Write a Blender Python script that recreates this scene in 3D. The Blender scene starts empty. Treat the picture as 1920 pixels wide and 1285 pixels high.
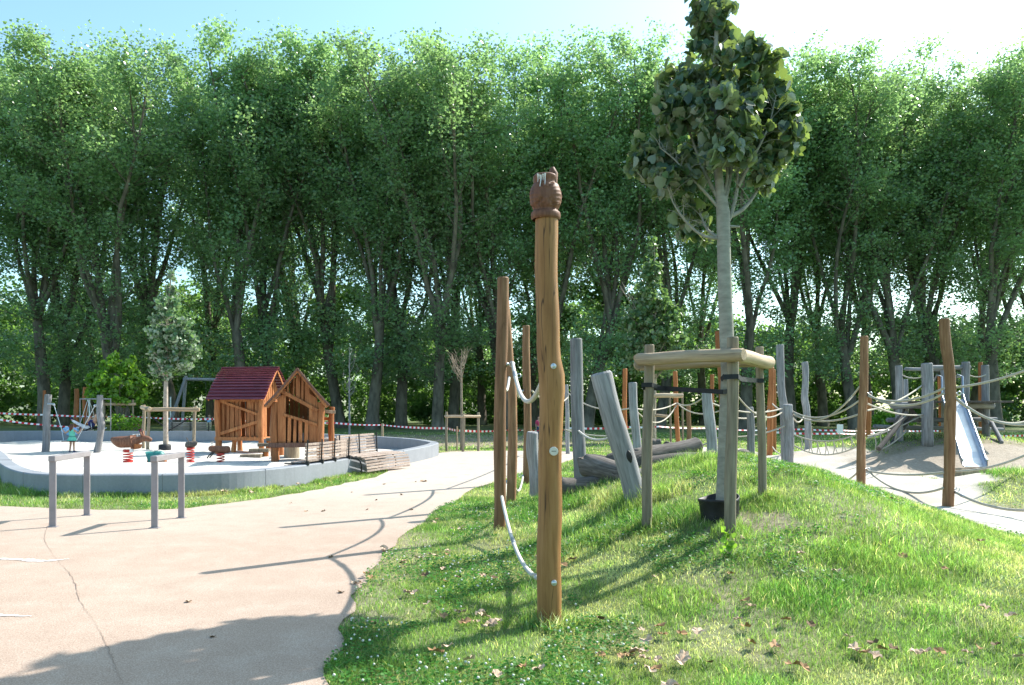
import bpy, bmesh, math, random
import numpy as np
from mathutils import Vector, Matrix
R = math.radians
F = 1464.0; HZ = 765.0; EYE = 1.6
scene = bpy.context.scene
COL = scene.collection
rnd = random.Random(7)
nrs = np.random.RandomState(11)

# ------------------------------------------------------------------ helpers
def W(px, py, d):                       # photo pixel + real distance -> world point
    return Vector(((px-960)/F*d, d, EYE-(py-HZ)/F*d))
def smooth(a, b, x):
    t = np.clip((x-a)/(b-a), 0, 1); return t*t*(3-2*t)
_lat = nrs.rand(256, 256)
def noise(x, y, s=1.0, o=0):
    x = np.asarray(x, float)/s+37.3+o*11.7; y = np.asarray(y, float)/s+91.1+o*5.3
    xi = np.floor(x).astype(int); yi = np.floor(y).astype(int); fx = x-xi; fy = y-yi
    fx = fx*fx*(3-2*fx); fy = fy*fy*(3-2*fy)
    g = lambda i, j: _lat[(i) % 256, (j) % 256]
    return (g(xi,yi)*(1-fx)+g(xi+1,yi)*fx)*(1-fy)+(g(xi,yi+1)*(1-fx)+g(xi+1,yi+1)*fx)*fy
def gz(x, y):                           # terrain height
    x = np.asarray(x, float); y = np.asarray(y, float)
    g = lambda cx, cy, sx, sy: np.exp(-((x-cx)/sx)**2/2-((y-cy)/sy)**2/2)
    z = np.maximum(0, 1.02*g(2.95,10.2,1.6,2.8)-.08)
    z = z+np.maximum(0, .95*g(12.1,21.8,3.0,1.9)-.05)
    z = z+np.maximum(0, .45*g(9.6,14.6,1.5,1.3)-.05)
    m = np.clip(z*6, 0, 1)
    z = z+m*(noise(x,y,.9)-.5)*.07+m*(noise(x,y,.35,1)-.5)*.03
    return z
def hit(px, py):                        # where a view ray meets the terrain
    t = 2.0
    while t < 120:
        p = W(px, py, t)
        if p.z <= float(gz(p.x, p.y)): return p
        t += .02
    return W(px, py, 60)
def ground(px, d):
    x = (px-960)/F*d
    return Vector((x, d, float(gz(x, d))))

def tag(o, label=None, cat=None, group=None, kind=None):
    if label: o['label'] = label
    if cat: o['category'] = cat
    if group: o['group'] = group
    if kind: o['kind'] = kind
    return o
def empty(name, loc, rz=0.0):
    o = bpy.data.objects.new(name, None); COL.objects.link(o)
    o.location = loc; o.rotation_euler = (0,0,rz); o.empty_display_size = .2
    return o
def link(name, me, mat=None, parent=None):
    o = bpy.data.objects.new(name, me); COL.objects.link(o)
    if mat is not None:
        for m in (mat if isinstance(mat, (list, tuple)) else [mat]): me.materials.append(m)
    if parent is not None: o.parent = parent
    return o
def np_mesh(name, verts, faces, smooth_=False):
    """verts (n,3) faces: (m,k) equal-size array"""
    me = bpy.data.meshes.new(name)
    verts = np.asarray(verts, np.float32); faces = np.asarray(faces, np.int32)
    k = faces.shape[1]
    me.vertices.add(len(verts)); me.vertices.foreach_set('co', verts.ravel())
    me.loops.add(faces.size); me.loops.foreach_set('vertex_index', faces.ravel())
    me.polygons.add(len(faces)); me.polygons.foreach_set('loop_start', np.arange(0, faces.size, k, dtype=np.int32))
    me.polygons.foreach_set('loop_total', np.full(len(faces), k, np.int32))
    if smooth_: me.polygons.foreach_set('use_smooth', np.ones(len(faces), bool))
    me.update(calc_edges=True)
    return me
class MB:                                # collects simple shapes into one mesh
    def __init__(s): s.v = []; s.f = []; s.sm = []; s.mi = []
    def add(s, vs, fs, sm=False, mi=0):
        n = len(s.v); s.v += [tuple(v) for v in vs]; s.f += [tuple(i+n for i in f) for f in fs]
        s.sm += [sm]*len(fs); s.mi += [mi]*len(fs)
    def box(s, c, size, rot=None, mi=0, taper=0, bev=0.006):
        hx, hy, hz = [a/2 for a in size]; b = min(bev, hx*.4, hy*.4, hz*.4)
        bm = bmesh.new(); bmesh.ops.create_cube(bm, size=1)
        for v in bm.verts:
            t = 1-taper*(v.co.z > 0)
            v.co = Vector((v.co.x*size[0]*t, v.co.y*size[1]*t, v.co.z*size[2]))
        if b > .0015: bmesh.ops.bevel(bm, geom=bm.edges[:], offset=b, segments=1, affect='EDGES')
        M = (rot if rot is not None else Matrix.Identity(3))
        bm.verts.index_update()
        s.add([M @ v.co+Vector(c) for v in bm.verts], [[v.index for v in f.verts] for f in bm.faces], False, mi); bm.free()
    def beam(s, a, b, w, h, mi=0, up=(0,0,1), bev=.006):   # box from a to b
        a = Vector(a); b = Vector(b); d = b-a; L = d.length; z = d.normalized()
        u = Vector(up)
        if abs(z.dot(u)) > .98: u = Vector((0,1,0))
        x = u.cross(z).normalized(); y = z.cross(x)
        M = Matrix((x, y, z)).transposed()
        s.box((a+b)/2, (w, h, L), M, mi, bev=bev)
    def tube(s, pts, rad, n=8, cap=True, mi=0, wob=0, seed=0, dome=0.0):
        pts = [Vector(p) for p in pts]
        if not isinstance(rad, (list, tuple)): rad = [rad]*len(pts)
        rr = random.Random(seed); vs = []; fs = []
        ref = None
        for i, p in enumerate(pts):
            t = (pts[min(i+1, len(pts)-1)]-pts[max(i-1, 0)]).normalized()
            if ref is None: ref = Vector((1,0,0)) if abs(t.x) < .8 else Vector((0,1,0))
            x = (ref-t*ref.dot(t)).normalized(); ref = x; y = t.cross(x)
            for k in range(n):
                a = 2*math.pi*k/n
                r = rad[i]*(1+wob*(math.sin(a*2+i*.7+seed)*.5+rr.uniform(-.5,.5)*.6))
                vs.append(p+x*math.cos(a)*r+y*math.sin(a)*r)
        for i in range(len(pts)-1):
            for k in range(n):
                k2 = (k+1) % n; fs.append((i*n+k, i*n+k2, (i+1)*n+k2, (i+1)*n+k))
        s.add(vs, fs, True, mi)
        if cap:
            t0 = (pts[1]-pts[0]).normalized(); t1 = (pts[-1]-pts[-2]).normalized()
            for base, t, r, ring, rev in ((pts[0], -t0, rad[0], vs[:n], True), (pts[-1], t1, rad[-1], vs[-n:], False)):
                # a bevelled end: inset ring then flat
                inn = [base+(v-base)*.86+t*r*(.08+dome*.4) for v in ring]
                m = len(ring); f = []
                for k in range(m):
                    k2 = (k+1) % m
                    f.append((k, k2, m+k2, m+k) if not rev else (k2, k, m+k, m+k2))
                f.append(tuple(range(m, 2*m)) if not rev else tuple(reversed(range(m, 2*m))))
                s.add(list(ring)+inn, f, False, mi)
    def sphere(s, c, r, sc=(1,1,1), seg=12, rings=8, mi=0, rot=None):
        vs = []; fs = []; M = rot if rot is not None else Matrix.Identity(3)
        for i in range(rings+1):
            ph = math.pi*i/rings
            for k in range(seg):
                a = 2*math.pi*k/seg
                vs.append(M @ Vector((r*sc[0]*math.sin(ph)*math.cos(a), r*sc[1]*math.sin(ph)*math.sin(a), r*sc[2]*math.cos(ph)))+Vector(c))
        for i in range(rings):
            for k in range(seg):
                k2 = (k+1) % seg; fs.append((i*seg+k, (i+1)*seg+k, (i+1)*seg+k2, i*seg+k2))
        s.add(vs, fs, True, mi)
    def build(s, name, mat, parent=None):
        me = bpy.data.meshes.new(name); me.from_pydata(s.v, [], s.f); me.update()
        me.polygons.foreach_set('use_smooth', s.sm); me.polygons.foreach_set('material_index', s.mi)
        return link(name, me, mat, parent)

# ------------------------------------------------------------------ materials
def newmat(name):
    m = bpy.data.materials.new(name); m.use_nodes = True; nt = m.node_tree
    b = nt.nodes['Principled BSDF']; b.inputs['Roughness'].default_value = .8
    b.inputs['Specular IOR Level'].default_value = .3
    return m, nt, b
def N(nt, typ, **kw):
    n = nt.nodes.new(typ)
    for k, v in kw.items():
        if k in n.inputs.keys(): n.inputs[k].default_value = v
        else: setattr(n, k, v)
    return n
def coords(nt, scale=(1,1,1), kind='Object'):
    tc = N(nt, 'ShaderNodeTexCoord'); mp = N(nt, 'ShaderNodeMapping'); mp.inputs['Scale'].default_value = scale
    nt.links.new(tc.outputs[kind], mp.inputs['Vector']); return mp.outputs['Vector']
def ramp(nt, fac, stops):
    r = N(nt, 'ShaderNodeValToRGB'); e = r.color_ramp.elements
    while len(e) < len(stops): e.new(.5)
    for el, (p, c) in zip(e, stops): el.position = p; el.color = (*c, 1) if len(c) == 3 else c
    nt.links.new(fac, r.inputs['Fac']); return r.outputs['Color']
def mixc(nt, fac, a, b, mode='MIX'):
    m = N(nt, 'ShaderNodeMix', data_type='RGBA', blend_type=mode)
    for s, v in ((m.inputs[0], fac), (m.inputs[6], a), (m.inputs[7], b)):
        if hasattr(v, 'links') or isinstance(v, bpy.types.NodeSocket): nt.links.new(v, s)
        else: s.default_value = v if not isinstance(v, tuple) else (*v, 1)[:4]
    return m.outputs[2]
def bump(nt, b, h, strength=.4, dist=.01):
    bp = N(nt, 'ShaderNodeBump'); bp.inputs['Strength'].default_value = strength; bp.inputs['Distance'].default_value = dist
    nt.links.new(h, bp.inputs['Height']); nt.links.new(bp.outputs['Normal'], b.inputs['Normal'])
def noisetex(nt, vec, scale, detail=4, rough=.55):
    n = N(nt, 'ShaderNodeTexNoise'); n.inputs['Scale'].default_value = scale; n.inputs['Detail'].default_value = detail
    n.inputs['Roughness'].default_value = rough; nt.links.new(vec, n.inputs['Vector']); return n.outputs['Fac']
def wood(name, dark, mid, light, rough=.75, crack=.35, grain=(9,9,.7), vary=.25):
    m, nt, b = newmat(name)
    v = coords(nt, grain); g = noisetex(nt, v, 3.2, 6, .6)
    v2 = coords(nt, (1.6,1.6,.6)); big = noisetex(nt, v2, 1.6, 3)
    c = ramp(nt, g, [(.3, dark), (.5, mid), (.72, light)])
    c = mixc(nt, ramp(nt, big, [(.35, (.0,)*3), (.7, (.55,)*3)]), c, tuple(x*.62 for x in mid))
    # long drying cracks
    v3 = coords(nt, (5,5,.22)); w = noisetex(nt, v3, 3.5, 2, .5)
    cr = ramp(nt, w, [(.485, (0,0,0)), (.497, (1,1,1)), (.503, (1,1,1)), (.515, (0,0,0))])
    msk = ramp(nt, noisetex(nt, v2, 4, 2), [(.42, (0,0,0)), (.52, (crack,)*3)])
    c = mixc(nt, mixc(nt, 1.0, cr, msk, 'MULTIPLY'), c, tuple(x*.25 for x in dark))
    oi = N(nt, 'ShaderNodeObjectInfo')
    hsv = N(nt, 'ShaderNodeHueSaturation'); mr = N(nt, 'ShaderNodeMapRange')
    mr.inputs['To Min'].default_value = 1-vary; mr.inputs['To Max'].default_value = 1+vary*.6
    nt.links.new(oi.outputs['Random'], mr.inputs['Value']); nt.links.new(mr.outputs[0], hsv.inputs['Value'])
    nt.links.new(c, hsv.inputs['Color']); nt.links.new(hsv.outputs[0], b.inputs['Base Color'])
    b.inputs['Roughness'].default_value = rough
    bump(nt, b, g, .45, .006)
    return m
def plain(name, col, rough=.7, metal=0, nscale=8, amt=.25, bumpd=0.0, vec=(1,1,1)):
    m, nt, b = newmat(name); v = coords(nt, vec); g = noisetex(nt, v, nscale, 5)
    c = ramp(nt, g, [(.3, tuple(x*(1-amt) for x in col)), (.7, tuple(min(1, x*(1+amt)) for x in col))])
    nt.links.new(c, b.inputs['Base Color']); b.inputs['Roughness'].default_value = rough; b.inputs['Metallic'].default_value = metal
    if bumpd: bump(nt, b, noisetex(nt, v, nscale*6, 4), .5, bumpd)
    return m
M = {}
M['oak'] = wood('oiled_robinia', (.21,.088,.028), (.32,.155,.052), (.40,.205,.08), .55, .9)
M['redoak'] = wood('weathered_brown_robinia', (.16,.075,.035), (.28,.145,.07), (.40,.235,.13), .7)
M['orange'] = wood('orange_robinia', (.26,.08,.025), (.40,.14,.045), (.5,.21,.08), .6)
M['grey'] = wood('grey_weathered_log', (.17,.165,.165), (.30,.29,.295), (.44,.43,.435), .85)
M['log'] = wood('brown_grey_log', (.07,.06,.052), (.14,.12,.105), (.24,.21,.19), .9, .8)
M['stake'] = wood('weathered_pine_stake', (.16,.13,.09), (.27,.22,.155), (.38,.32,.23), .8)
M['pine'] = wood('peeled_pine_rail', (.34,.24,.15), (.50,.37,.245), (.62,.49,.35), .75, .7)
M['house'] = wood('playhouse_planks', (.22,.075,.026), (.43,.155,.052), (.56,.26,.10), .65, grain=(7,7,.7))
M['houseroof'] = wood('brown_roof_boards', (.10,.05,.035), (.17,.085,.06), (.25,.14,.10), .7)
M['redroof'] = wood('red_roof_boards', (.075,.015,.022), (.14,.028,.04), (.21,.06,.075), .24, grain=(1,8,8))
M['slat'] = wood('bench_slats', (.26,.19,.15), (.40,.31,.26), (.55,.46,.41), .7, grain=(2,8,8))
M['carve'] = wood('carved_owl_wood', (.10,.04,.022), (.19,.08,.045), (.29,.14,.085), .6)
M['rope'] = plain('rope', (.44,.40,.33), .9, 0, 60, .25, .003)
M['ropewhite'] = plain('white_rope', (.54,.51,.46), .9, 0, 60, .15, .003)
M['strap'] = plain('black_strap', (.018,.018,.022), .6, 0, 20, .3)
M['pot'] = plain('black_plastic', (.022,.022,.025), .55, 0, 12, .4, .003)
M['steel'] = plain('galvanised_steel', (.55,.57,.6), .35, .9, 10, .12)
M['slide'] = plain('slide_steel', (.36,.40,.46), .36, .8, 3, .1)
M['rail'] = plain('painted_steel_rail', (.27,.25,.26), .45, .2, 6, .12)
M['black'] = plain('black_iron', (.03,.03,.03), .5, .3)
M['redpaint'] = plain('red_spring_paint', (.5,.045,.035), .4)
M['teal'] = plain('teal_paint', (.03,.17,.16), .45)
M['white'] = plain('white_paint', (.8,.8,.8), .5, 0, 4, .04)
M['taper'] = plain('tape_red', (.62,.03,.04), .45); M['tapew'] = plain('tape_white', (.82,.82,.82), .45, 0, 4, .04)
M['skin'] = plain('skin', (.52,.30,.21), .6, 0, 5, .06)
M['hair'] = plain('brown_hair', (.10,.045,.03), .6, 0, 30, .3)
M['dress'] = plain('teal_dress', (.15,.55,.40), .85, 0, 9, .12)
M['navy'] = plain('navy_cloth', (.03,.035,.12), .85); M['palecloth'] = plain('pale_cloth', (.7,.66,.66), .85)
M['bluecloth'] = plain('light_blue_cloth', (.25,.45,.68), .85); M['pinkcloth'] = plain('pink_cloth', (.55,.07,.14), .85)
M['denim'] = plain('denim', (.06,.09,.18), .85); M['yellowcloth'] = plain('yellow_cloth', (.6,.6,.25), .85)

def concrete(name, col):
    m, nt, b = newmat(name); v = coords(nt)
    a = noisetex(nt, v, .9, 6, .6); f = noisetex(nt, v, 22, 4, .7)
    c = ramp(nt, a, [(.3, tuple(x*.78 for x in col)), (.55, col), (.75, tuple(x*1.12 for x in col))])
    c = mixc(nt, .3, c, ramp(nt, f, [(.3, tuple(x*.7 for x in col)), (.7, tuple(x*1.2 for x in col))]))
    vs = coords(nt, (3,3,.25)); st = noisetex(nt, vs, 2.2, 3)
    c = mixc(nt, ramp(nt, st, [(.5, (0,)*3), (.8, (.3,)*3)]), c, tuple(x*.6 for x in col))
    nt.links.new(c, b.inputs['Base Color']); b.inputs['Roughness'].default_value = .8
    bump(nt, b, f, .3, .004); return m
M['concrete'] = concrete('pit_concrete', (.25,.265,.29))

def leafmat(name, top, under, trans, var=.35, transf=.45, rough=.42, back=False, objvar=True):
    m = bpy.data.materials.new(name); m.use_nodes = True; nt = m.node_tree; nt.nodes.clear()
    out = N(nt, 'ShaderNodeOutputMaterial'); at = N(nt, 'ShaderNodeAttribute', attribute_name='v')
    c = ramp(nt, at.outputs['Fac'], [(0, tuple(x*(1-var) for x in top)), (.6, top), (1, tuple(x*(1+var*1.3) for x in top))])
    if objvar:
        oi = N(nt, 'ShaderNodeObjectInfo'); hsv = N(nt, 'ShaderNodeHueSaturation'); mr = N(nt, 'ShaderNodeMapRange')
        mr.inputs['To Min'].default_value = .478; mr.inputs['To Max'].default_value = .512
        mr2 = N(nt, 'ShaderNodeMapRange'); mr2.inputs['To Min'].default_value = .8; mr2.inputs['To Max'].default_value = 1.3
        nt.links.new(oi.outputs['Random'], mr.inputs['Value']); nt.links.new(mr.outputs[0], hsv.inputs['Hue'])
        nt.links.new(oi.outputs['Random'], mr2.inputs['Value']); nt.links.new(mr2.outputs[0], hsv.inputs['Value'])
        nt.links.new(c, hsv.inputs['Color']); c = hsv.outputs[0]
    if back:
        g = N(nt, 'ShaderNodeNewGeometry')
        c = mixc(nt, g.outputs['Backfacing'], c, under)
    p = N(nt, 'ShaderNodeBsdfPrincipled'); p.inputs['Roughness'].default_value = rough; p.inputs['Specular IOR Level'].default_value = .6
    nt.links.new(c, p.inputs['Base Color'])
    t = N(nt, 'ShaderNodeBsdfTranslucent')
    tc = ramp(nt, at.outputs['Fac'], [(0, tuple(x*.8 for x in trans)), (1, tuple(x*1.2 for x in trans))])
    nt.links.new(tc, t.inputs['Color'])
    mx = N(nt, 'ShaderNodeMixShader'); mx.inputs[0].default_value = transf
    nt.links.new(p.outputs[0], mx.inputs[1]); nt.links.new(t.outputs[0], mx.inputs[2]); nt.links.new(mx.outputs[0], out.inputs['Surface'])
    return m
M['plane'] = leafmat('plane_leaf', (.165,.265,.14), None, (.40,.65,.21), rough=.30)
M['wood_under'] = leafmat('undergrowth_leaf', (.08,.15,.055), None, (.24,.44,.08), objvar=False)
M['linden'] = leafmat('silver_linden_leaf', (.038,.088,.042), (.20,.25,.20), (.32,.44,.08), var=.5, transf=.28, back=True, objvar=False)
M['farlinden'] = leafmat('far_linden_leaf', (.085,.17,.07), (.34,.41,.33), (.24,.42,.11), var=.3, transf=.3, back=True, objvar=False)
M['sapling'] = plain('sapling_bark', (.25,.20,.15), .85, 0, 9, .3, .003)
M['midlinden'] = leafmat('mid_linden_leaf', (.075,.16,.05), (.20,.27,.17), (.26,.44,.10), var=.4, transf=.35, back=True, objvar=False)
M['maple'] = leafmat('maple_leaf', (.13,.25,.03), None, (.34,.60,.05), transf=.5, objvar=False)
M['bark'] = plain('plane_bark', (.14,.12,.09), .9, 0, 3.5, .55, .02, (1,1,.35))
M['lindenbark'] = plain('linden_bark', (.27,.26,.22), .8, 0, 9, .25, .003, (1,1,2.5))
M['palebark'] = plain('pale_bark', (.40,.33,.27), .8, 0, 9, .3, .003)

def grassmat(name):
    m = bpy.data.materials.new(name); m.use_nodes = True; nt = m.node_tree; nt.nodes.clear()
    out = N(nt, 'ShaderNodeOutputMaterial'); at = N(nt, 'ShaderNodeAttribute', attribute_name='gc')
    p = N(nt, 'ShaderNodeBsdfPrincipled'); p.inputs['Roughness'].default_value = .5; p.inputs['Specular IOR Level'].default_value = .3
    nt.links.new(at.outputs['Color'], p.inputs['Base Color'])
    t = N(nt, 'ShaderNodeBsdfTranslucent')
    c = mixc(nt, 1.0, at.outputs['Color'], (1.7,1.9,1.0), 'MULTIPLY'); nt.links.new(c, t.inputs['Color'])
    mx = N(nt, 'ShaderNodeMixShader'); mx.inputs[0].default_value = .45
    nt.links.new(p.outputs[0], mx.inputs[1]); nt.links.new(t.outputs[0], mx.inputs[2]); nt.links.new(mx.outputs[0], out.inputs['Surface'])
    return m
M['grass'] = grassmat('grass_blade')

# ------------------------------------------------------------------ plan shapes
def catmull(pts, n=8, closed=True):
    P = [np.array(p, float) for p in pts]; out = []; L = len(P)
    for i in range(L if closed else L-1):
        if closed: a, b, c, d = P[(i-1) % L], P[i], P[(i+1) % L], P[(i+2) % L]
        else: a, b, c, d = P[max(i-1,0)], P[i], P[i+1], P[min(i+2,L-1)]
        for k in range(n):
            t = k/n
            out.append(.5*((2*b)+(-a+c)*t+(2*a-5*b+4*c-d)*t*t+(-a+3*b-3*c+d)*t**3))
    if not closed: out.append(P[-1])
    return np.array(out)
def plan(px, d): return ((px-960)/F*d, d)
def zero(px, py): return plan(px, EYE*F/(py-HZ))
def inside(poly, x, y):
    x = np.asarray(x, float); y = np.asarray(y, float); r = np.zeros(x.shape, bool)
    n = len(poly); j = n-1
    for i in range(n):
        xi, yi = poly[i]; xj, yj = poly[j]
        c = ((yi > y) != (yj > y)) & (x < (xj-xi)*(y-yi)/((yj-yi) if yj != yi else 1e-9)+xi)
        r ^= c; j = i
    return r
def polydist(line, x, y):
    x = np.asarray(x, float); y = np.asarray(y, float); best = np.full(x.shape, 1e9)
    for (ax, ay), (bx, by) in zip(line[:-1], line[1:]):
        dx, dy = bx-ax, by-ay; t = np.clip(((x-ax)*dx+(y-ay)*dy)/(dx*dx+dy*dy), 0, 1)
        best = np.minimum(best, np.hypot(x-ax-t*dx, y-ay-t*dy))
    return best
PIT = catmull([plan(-40,27), plan(-8,21.5), plan(15,16.9), plan(55,14.75), plan(120,14.2), plan(210,14.2), plan(320,14.25), plan(450,14.9),
               plan(570,16.6), plan(668,19.3), plan(740,21.6), plan(806,25.2), plan(806,27.0), plan(740,29.5), plan(560,33.5), plan(400,35.8),
               plan(200,36.5), plan(40,36.8), plan(-40,35), plan(-85,30.5)], 10)
pl = [zero(-500,958), zero(-200,953), zero(0,951), zero(120,956), zero(300,957), zero(420,946), zero(560,926), zero(650,907), zero(712,893),
      zero(738,874), zero(790,862), zero(825,850), zero(860,847), zero(960,846), zero(1090,849), zero(1055,868), zero(990,886), zero(905,912),
      zero(835,950), zero(750,1012), zero(690,1080), zero(655,1150), zero(625,1240), zero(610,1320), zero(560,1600), (-1.5,-2.0), (-9,-2.0), (-30,-2), (-30,11)]
PATH0 = catmull(pl[:24], 5, False)
PATH = np.vstack([PATH0, np.array(pl[24:])])
PATH = np.array([[p[0]+.05*math.sin(p[1]*7+p[0]*3), p[1]+.03*math.sin(p[0]*9)] for p in PATH])
SANDL = [(7.3,30), zero(1380,868), zero(1450,870), zero(1560,886), zero(1680,908), zero(1790,952), zero(1930,992), (8.6,9.0)]
def sandmask(x, y):
    d = polydist(SANDL, x, y)+(noise(x,y,.8,3)-.5)*.7+(noise(x,y,.25,4)-.5)*.25
    w = np.where(y > 19, 1.7, np.where(y > 14, 1.4, .85))
    m = 1-smooth(w-.25, w+.12, d)
    # slide mound flank
    e = ((x-11.9)/3.4)**2+((y-18.9)/1.55)**2+(noise(x,y,.9,5)-.5)*.6
    m2 = (1-smooth(.8, 1.1, e))
    f = ((x-8.9)/1.3)**2+((y-18.2)/1.1)**2
    return np.maximum(np.maximum(m, m2), 0)*(1-.0*f)
def dirt_shade_mask(x, y):
    t = hit(1358, 985); d1 = np.hypot((x-t.x-.25)/.75, (y-t.y+.15)/.5)+(noise(x,y,.3,6)-.5)*.8
    m = (1-smooth(.4, .9, d1))*.8
    mm = (1-smooth(.8, 1.15, ((x-11.9)/3.4)**2+((y-19.3)/1.7)**2+(noise(x,y,.5,15)-.5)*.5))*.75
    m = np.maximum(m, mm)
    m3 = (1-smooth(.2,.5, np.abs(polydist([zero(640,1150),zero(700,1075),zero(760,1010)],x,y)-.05)+(noise(x,y,.3,9)-.5)*.4))*.55
    d2 = smooth(.68,.84, noise(x,y,.9,7))*.6+smooth(.66,.8, noise(x,y,.3,8))*.35
    shade = smooth(30,34,y)*(1-smooth(44,50,y))*.85*smooth(-12,-8,x)*(1-smooth(2,6,x))  # shade zone before the far trees, painted into the ground with the earth colour
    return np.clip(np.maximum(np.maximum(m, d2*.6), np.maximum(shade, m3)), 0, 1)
# ------------------------------------------------------------------ setting
def axis(lo, hi, step, far_lo, far_hi, g=1.18):
    a = list(np.arange(lo, hi, step)); s = step; x = a[0]
    pre = []
    while x > far_lo: s *= g; x -= s; pre.append(x)
    s = step; x = a[-1]; post = []
    while x < far_hi: s *= g; x += s; post.append(x)
    return np.array(pre[::-1]+a+post)
XS = axis(-7, 17, .11, -900, 900); YS = axis(1.5, 26, .11, -300, 1500)
gx, gy = np.meshgrid(XS, YS); H = gz(gx, gy)
nx, ny = len(XS), len(YS)
i = np.arange(nx*ny).reshape(ny, nx)
fc = np.stack([i[:-1,:-1], i[:-1,1:], i[1:,1:], i[1:,:-1]], -1).reshape(-1, 4)
me = np_mesh('ground', np.stack([gx, gy, H], -1).reshape(-1, 3), fc, True)
a = me.attributes.new('sand', 'FLOAT', 'POINT'); a.data.foreach_set('value', sandmask(gx, gy).astype(np.float32).ravel())
a = me.attributes.new('dirt_shade', 'FLOAT', 'POINT'); a.data.foreach_set('value', dirt_shade_mask(gx, gy).astype(np.float32).ravel())
m, nt, b = newmat('meadow_ground'); v = coords(nt)
A = lambda n: N(nt, 'ShaderNodeAttribute', attribute_name=n).outputs['Fac']
n1 = noisetex(nt, v, 1.1, 5); n2 = noisetex(nt, v, 14, 6, .7); n3 = noisetex(nt, v, 60, 4, .7)
g = ramp(nt, n2, [(.3, (.05,.085,.025)), (.5, (.10,.16,.045)), (.7, (.18,.23,.09))])
g = mixc(nt, ramp(nt, n1, [(.4, (0,)*3), (.66, (.75,)*3)]), g, ramp(nt, n2, [(.3, (.10,.12,.035)), (.7, (.27,.27,.10))]))
dirt_shade = ramp(nt, n2, [(.3, (.20,.15,.10)), (.7, (.38,.31,.235))])
sand = ramp(nt, n1, [(.3, (.46,.41,.345)), (.7, (.58,.53,.46))])
sand = mixc(nt, .35, sand, ramp(nt, n3, [(.3, (.30,.26,.21)), (.6, (.66,.61,.53))]))
c = mixc(nt, A('sand'), g, sand); c = mixc(nt, A('dirt_shade'), c, dirt_shade)
nt.links.new(c, b.inputs['Base Color']); b.inputs['Roughness'].default_value = .95
bump(nt, b, n2, .8, .03)
tag(link('ground', me, m), kind='structure')

# paved path
def poly_sheet(name, poly, z, mat):
    bm = bmesh.new(); vs = [bm.verts.new((x, y, z)) for x, y in poly]
    f = bm.faces.new(vs); bmesh.ops.triangulate(bm, faces=[f])
    bmesh.ops.recalc_face_normals(bm, faces=bm.faces[:])
    me = bpy.data.meshes.new(name); bm.to_mesh(me); bm.free()
    if me.polygons[0].normal.z < 0: me.flip_normals()
    return tag(link(name, me, mat), kind='structure')
m, nt, b = newmat('sanded_asphalt'); v = coords(nt)
a1 = noisetex(nt, v, .35, 5); a2 = noisetex(nt, v, 2.5, 6, .65); a3 = noisetex(nt, v, 95, 4, .8); a4 = noisetex(nt, v, 25, 4, .7)
c = ramp(nt, a1, [(.3, (.285,.20,.148)), (.55, (.345,.25,.19)), (.75, (.39,.295,.232))])
sep = N(nt, 'ShaderNodeSeparateXYZ'); nt.links.new(v, sep.inputs[0])
mr = N(nt, 'ShaderNodeMapRange'); mr.inputs['From Min'].default_value = 9.0; mr.inputs['From Max'].default_value = 17.0
ad = N(nt, 'ShaderNodeMath', operation='ADD'); ml = N(nt, 'ShaderNodeMath', operation='MULTIPLY'); ml.inputs[1].default_value = 6
nt.links.new(a1, ml.inputs[0]); nt.links.new(ml.outputs[0], ad.inputs[0]); nt.links.new(sep.outputs['Y'], ad.inputs[1])
sb = N(nt, 'ShaderNodeMath', operation='SUBTRACT'); sb.inputs[1].default_value = 3; nt.links.new(ad.outputs[0], sb.inputs[0])
nt.links.new(sb.outputs[0], mr.inputs['Value'])
c = mixc(nt, mr.outputs[0], c, (.50,.455,.40))           # wind-blown sand lies on the far stretch
c = mixc(nt, ramp(nt, a2, [(.48, (0,)*3), (.72, (.6,)*3)]), c, (.46,.385,.32))
c = mixc(nt, ramp(nt, a2, [(.30, (.6,)*3), (.46, (0,)*3)]), c, (.25,.175,.13))
c = mixc(nt, .5, c, ramp(nt, a3, [(.34, (.10,.07,.055)), (.5, (.40,.30,.235)), (.66, (.70,.60,.50))]))
c = mixc(nt, ramp(nt, a4, [(.62, (0,)*3), (.70, (.45,)*3)]), c, (.24,.17,.13))
nt.links.new(c, b.inputs['Base Color']); b.inputs['Roughness'].default_value = .9
bump(nt, b, a3, .35, .004)
poly_sheet('path', PATH, .012, m)
# crack and chalk marks in the path
def ribbon(name, line, w, z, mat, jit=.0, seed=1):
    rr = random.Random(seed); L = catmull(line, 14, False); vs = []; fs = []
    for k, p in enumerate(L):
        q = L[min(k+1, len(L)-1)]-L[max(k-1, 0)]; q = q/np.hypot(*q); nrm = np.array([-q[1], q[0]])
        t = k/(len(L)-1); ww = (w(t) if callable(w) else w)*rr.uniform(.4, 1.3)
        p = p+nrm*rr.uniform(-jit, jit)
        vs += [(*(p+nrm*ww/2), z), (*(p-nrm*ww/2), z)]
    for k in range(len(L)-1): fs.append((2*k, 2*k+1, 2*k+3, 2*k+2))
    me = bpy.data.meshes.new(name); me.from_pydata(vs, [], fs); me.update()
    if me.polygons[0].normal.z < 0: me.flip_normals()
    return tag(link(name, me, mat), kind='structure')
crackm = plain('crack_dirt', (.25,.18,.14), .95, 0, 30, .4)
ribbon('path_crack', [zero(*p) for p in ((112,905+45),(85,1003),(98,1040),(135,1085),(150,1130),(175,1165),(200,1215),(215,1250),(232,1300),(250,1400))], lambda t: .004+.002*math.sin(t*20), .0165, crackm, .008)
chalk = plain('chalk', (.72,.67,.62), .95, 0, 40, .2)
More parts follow.
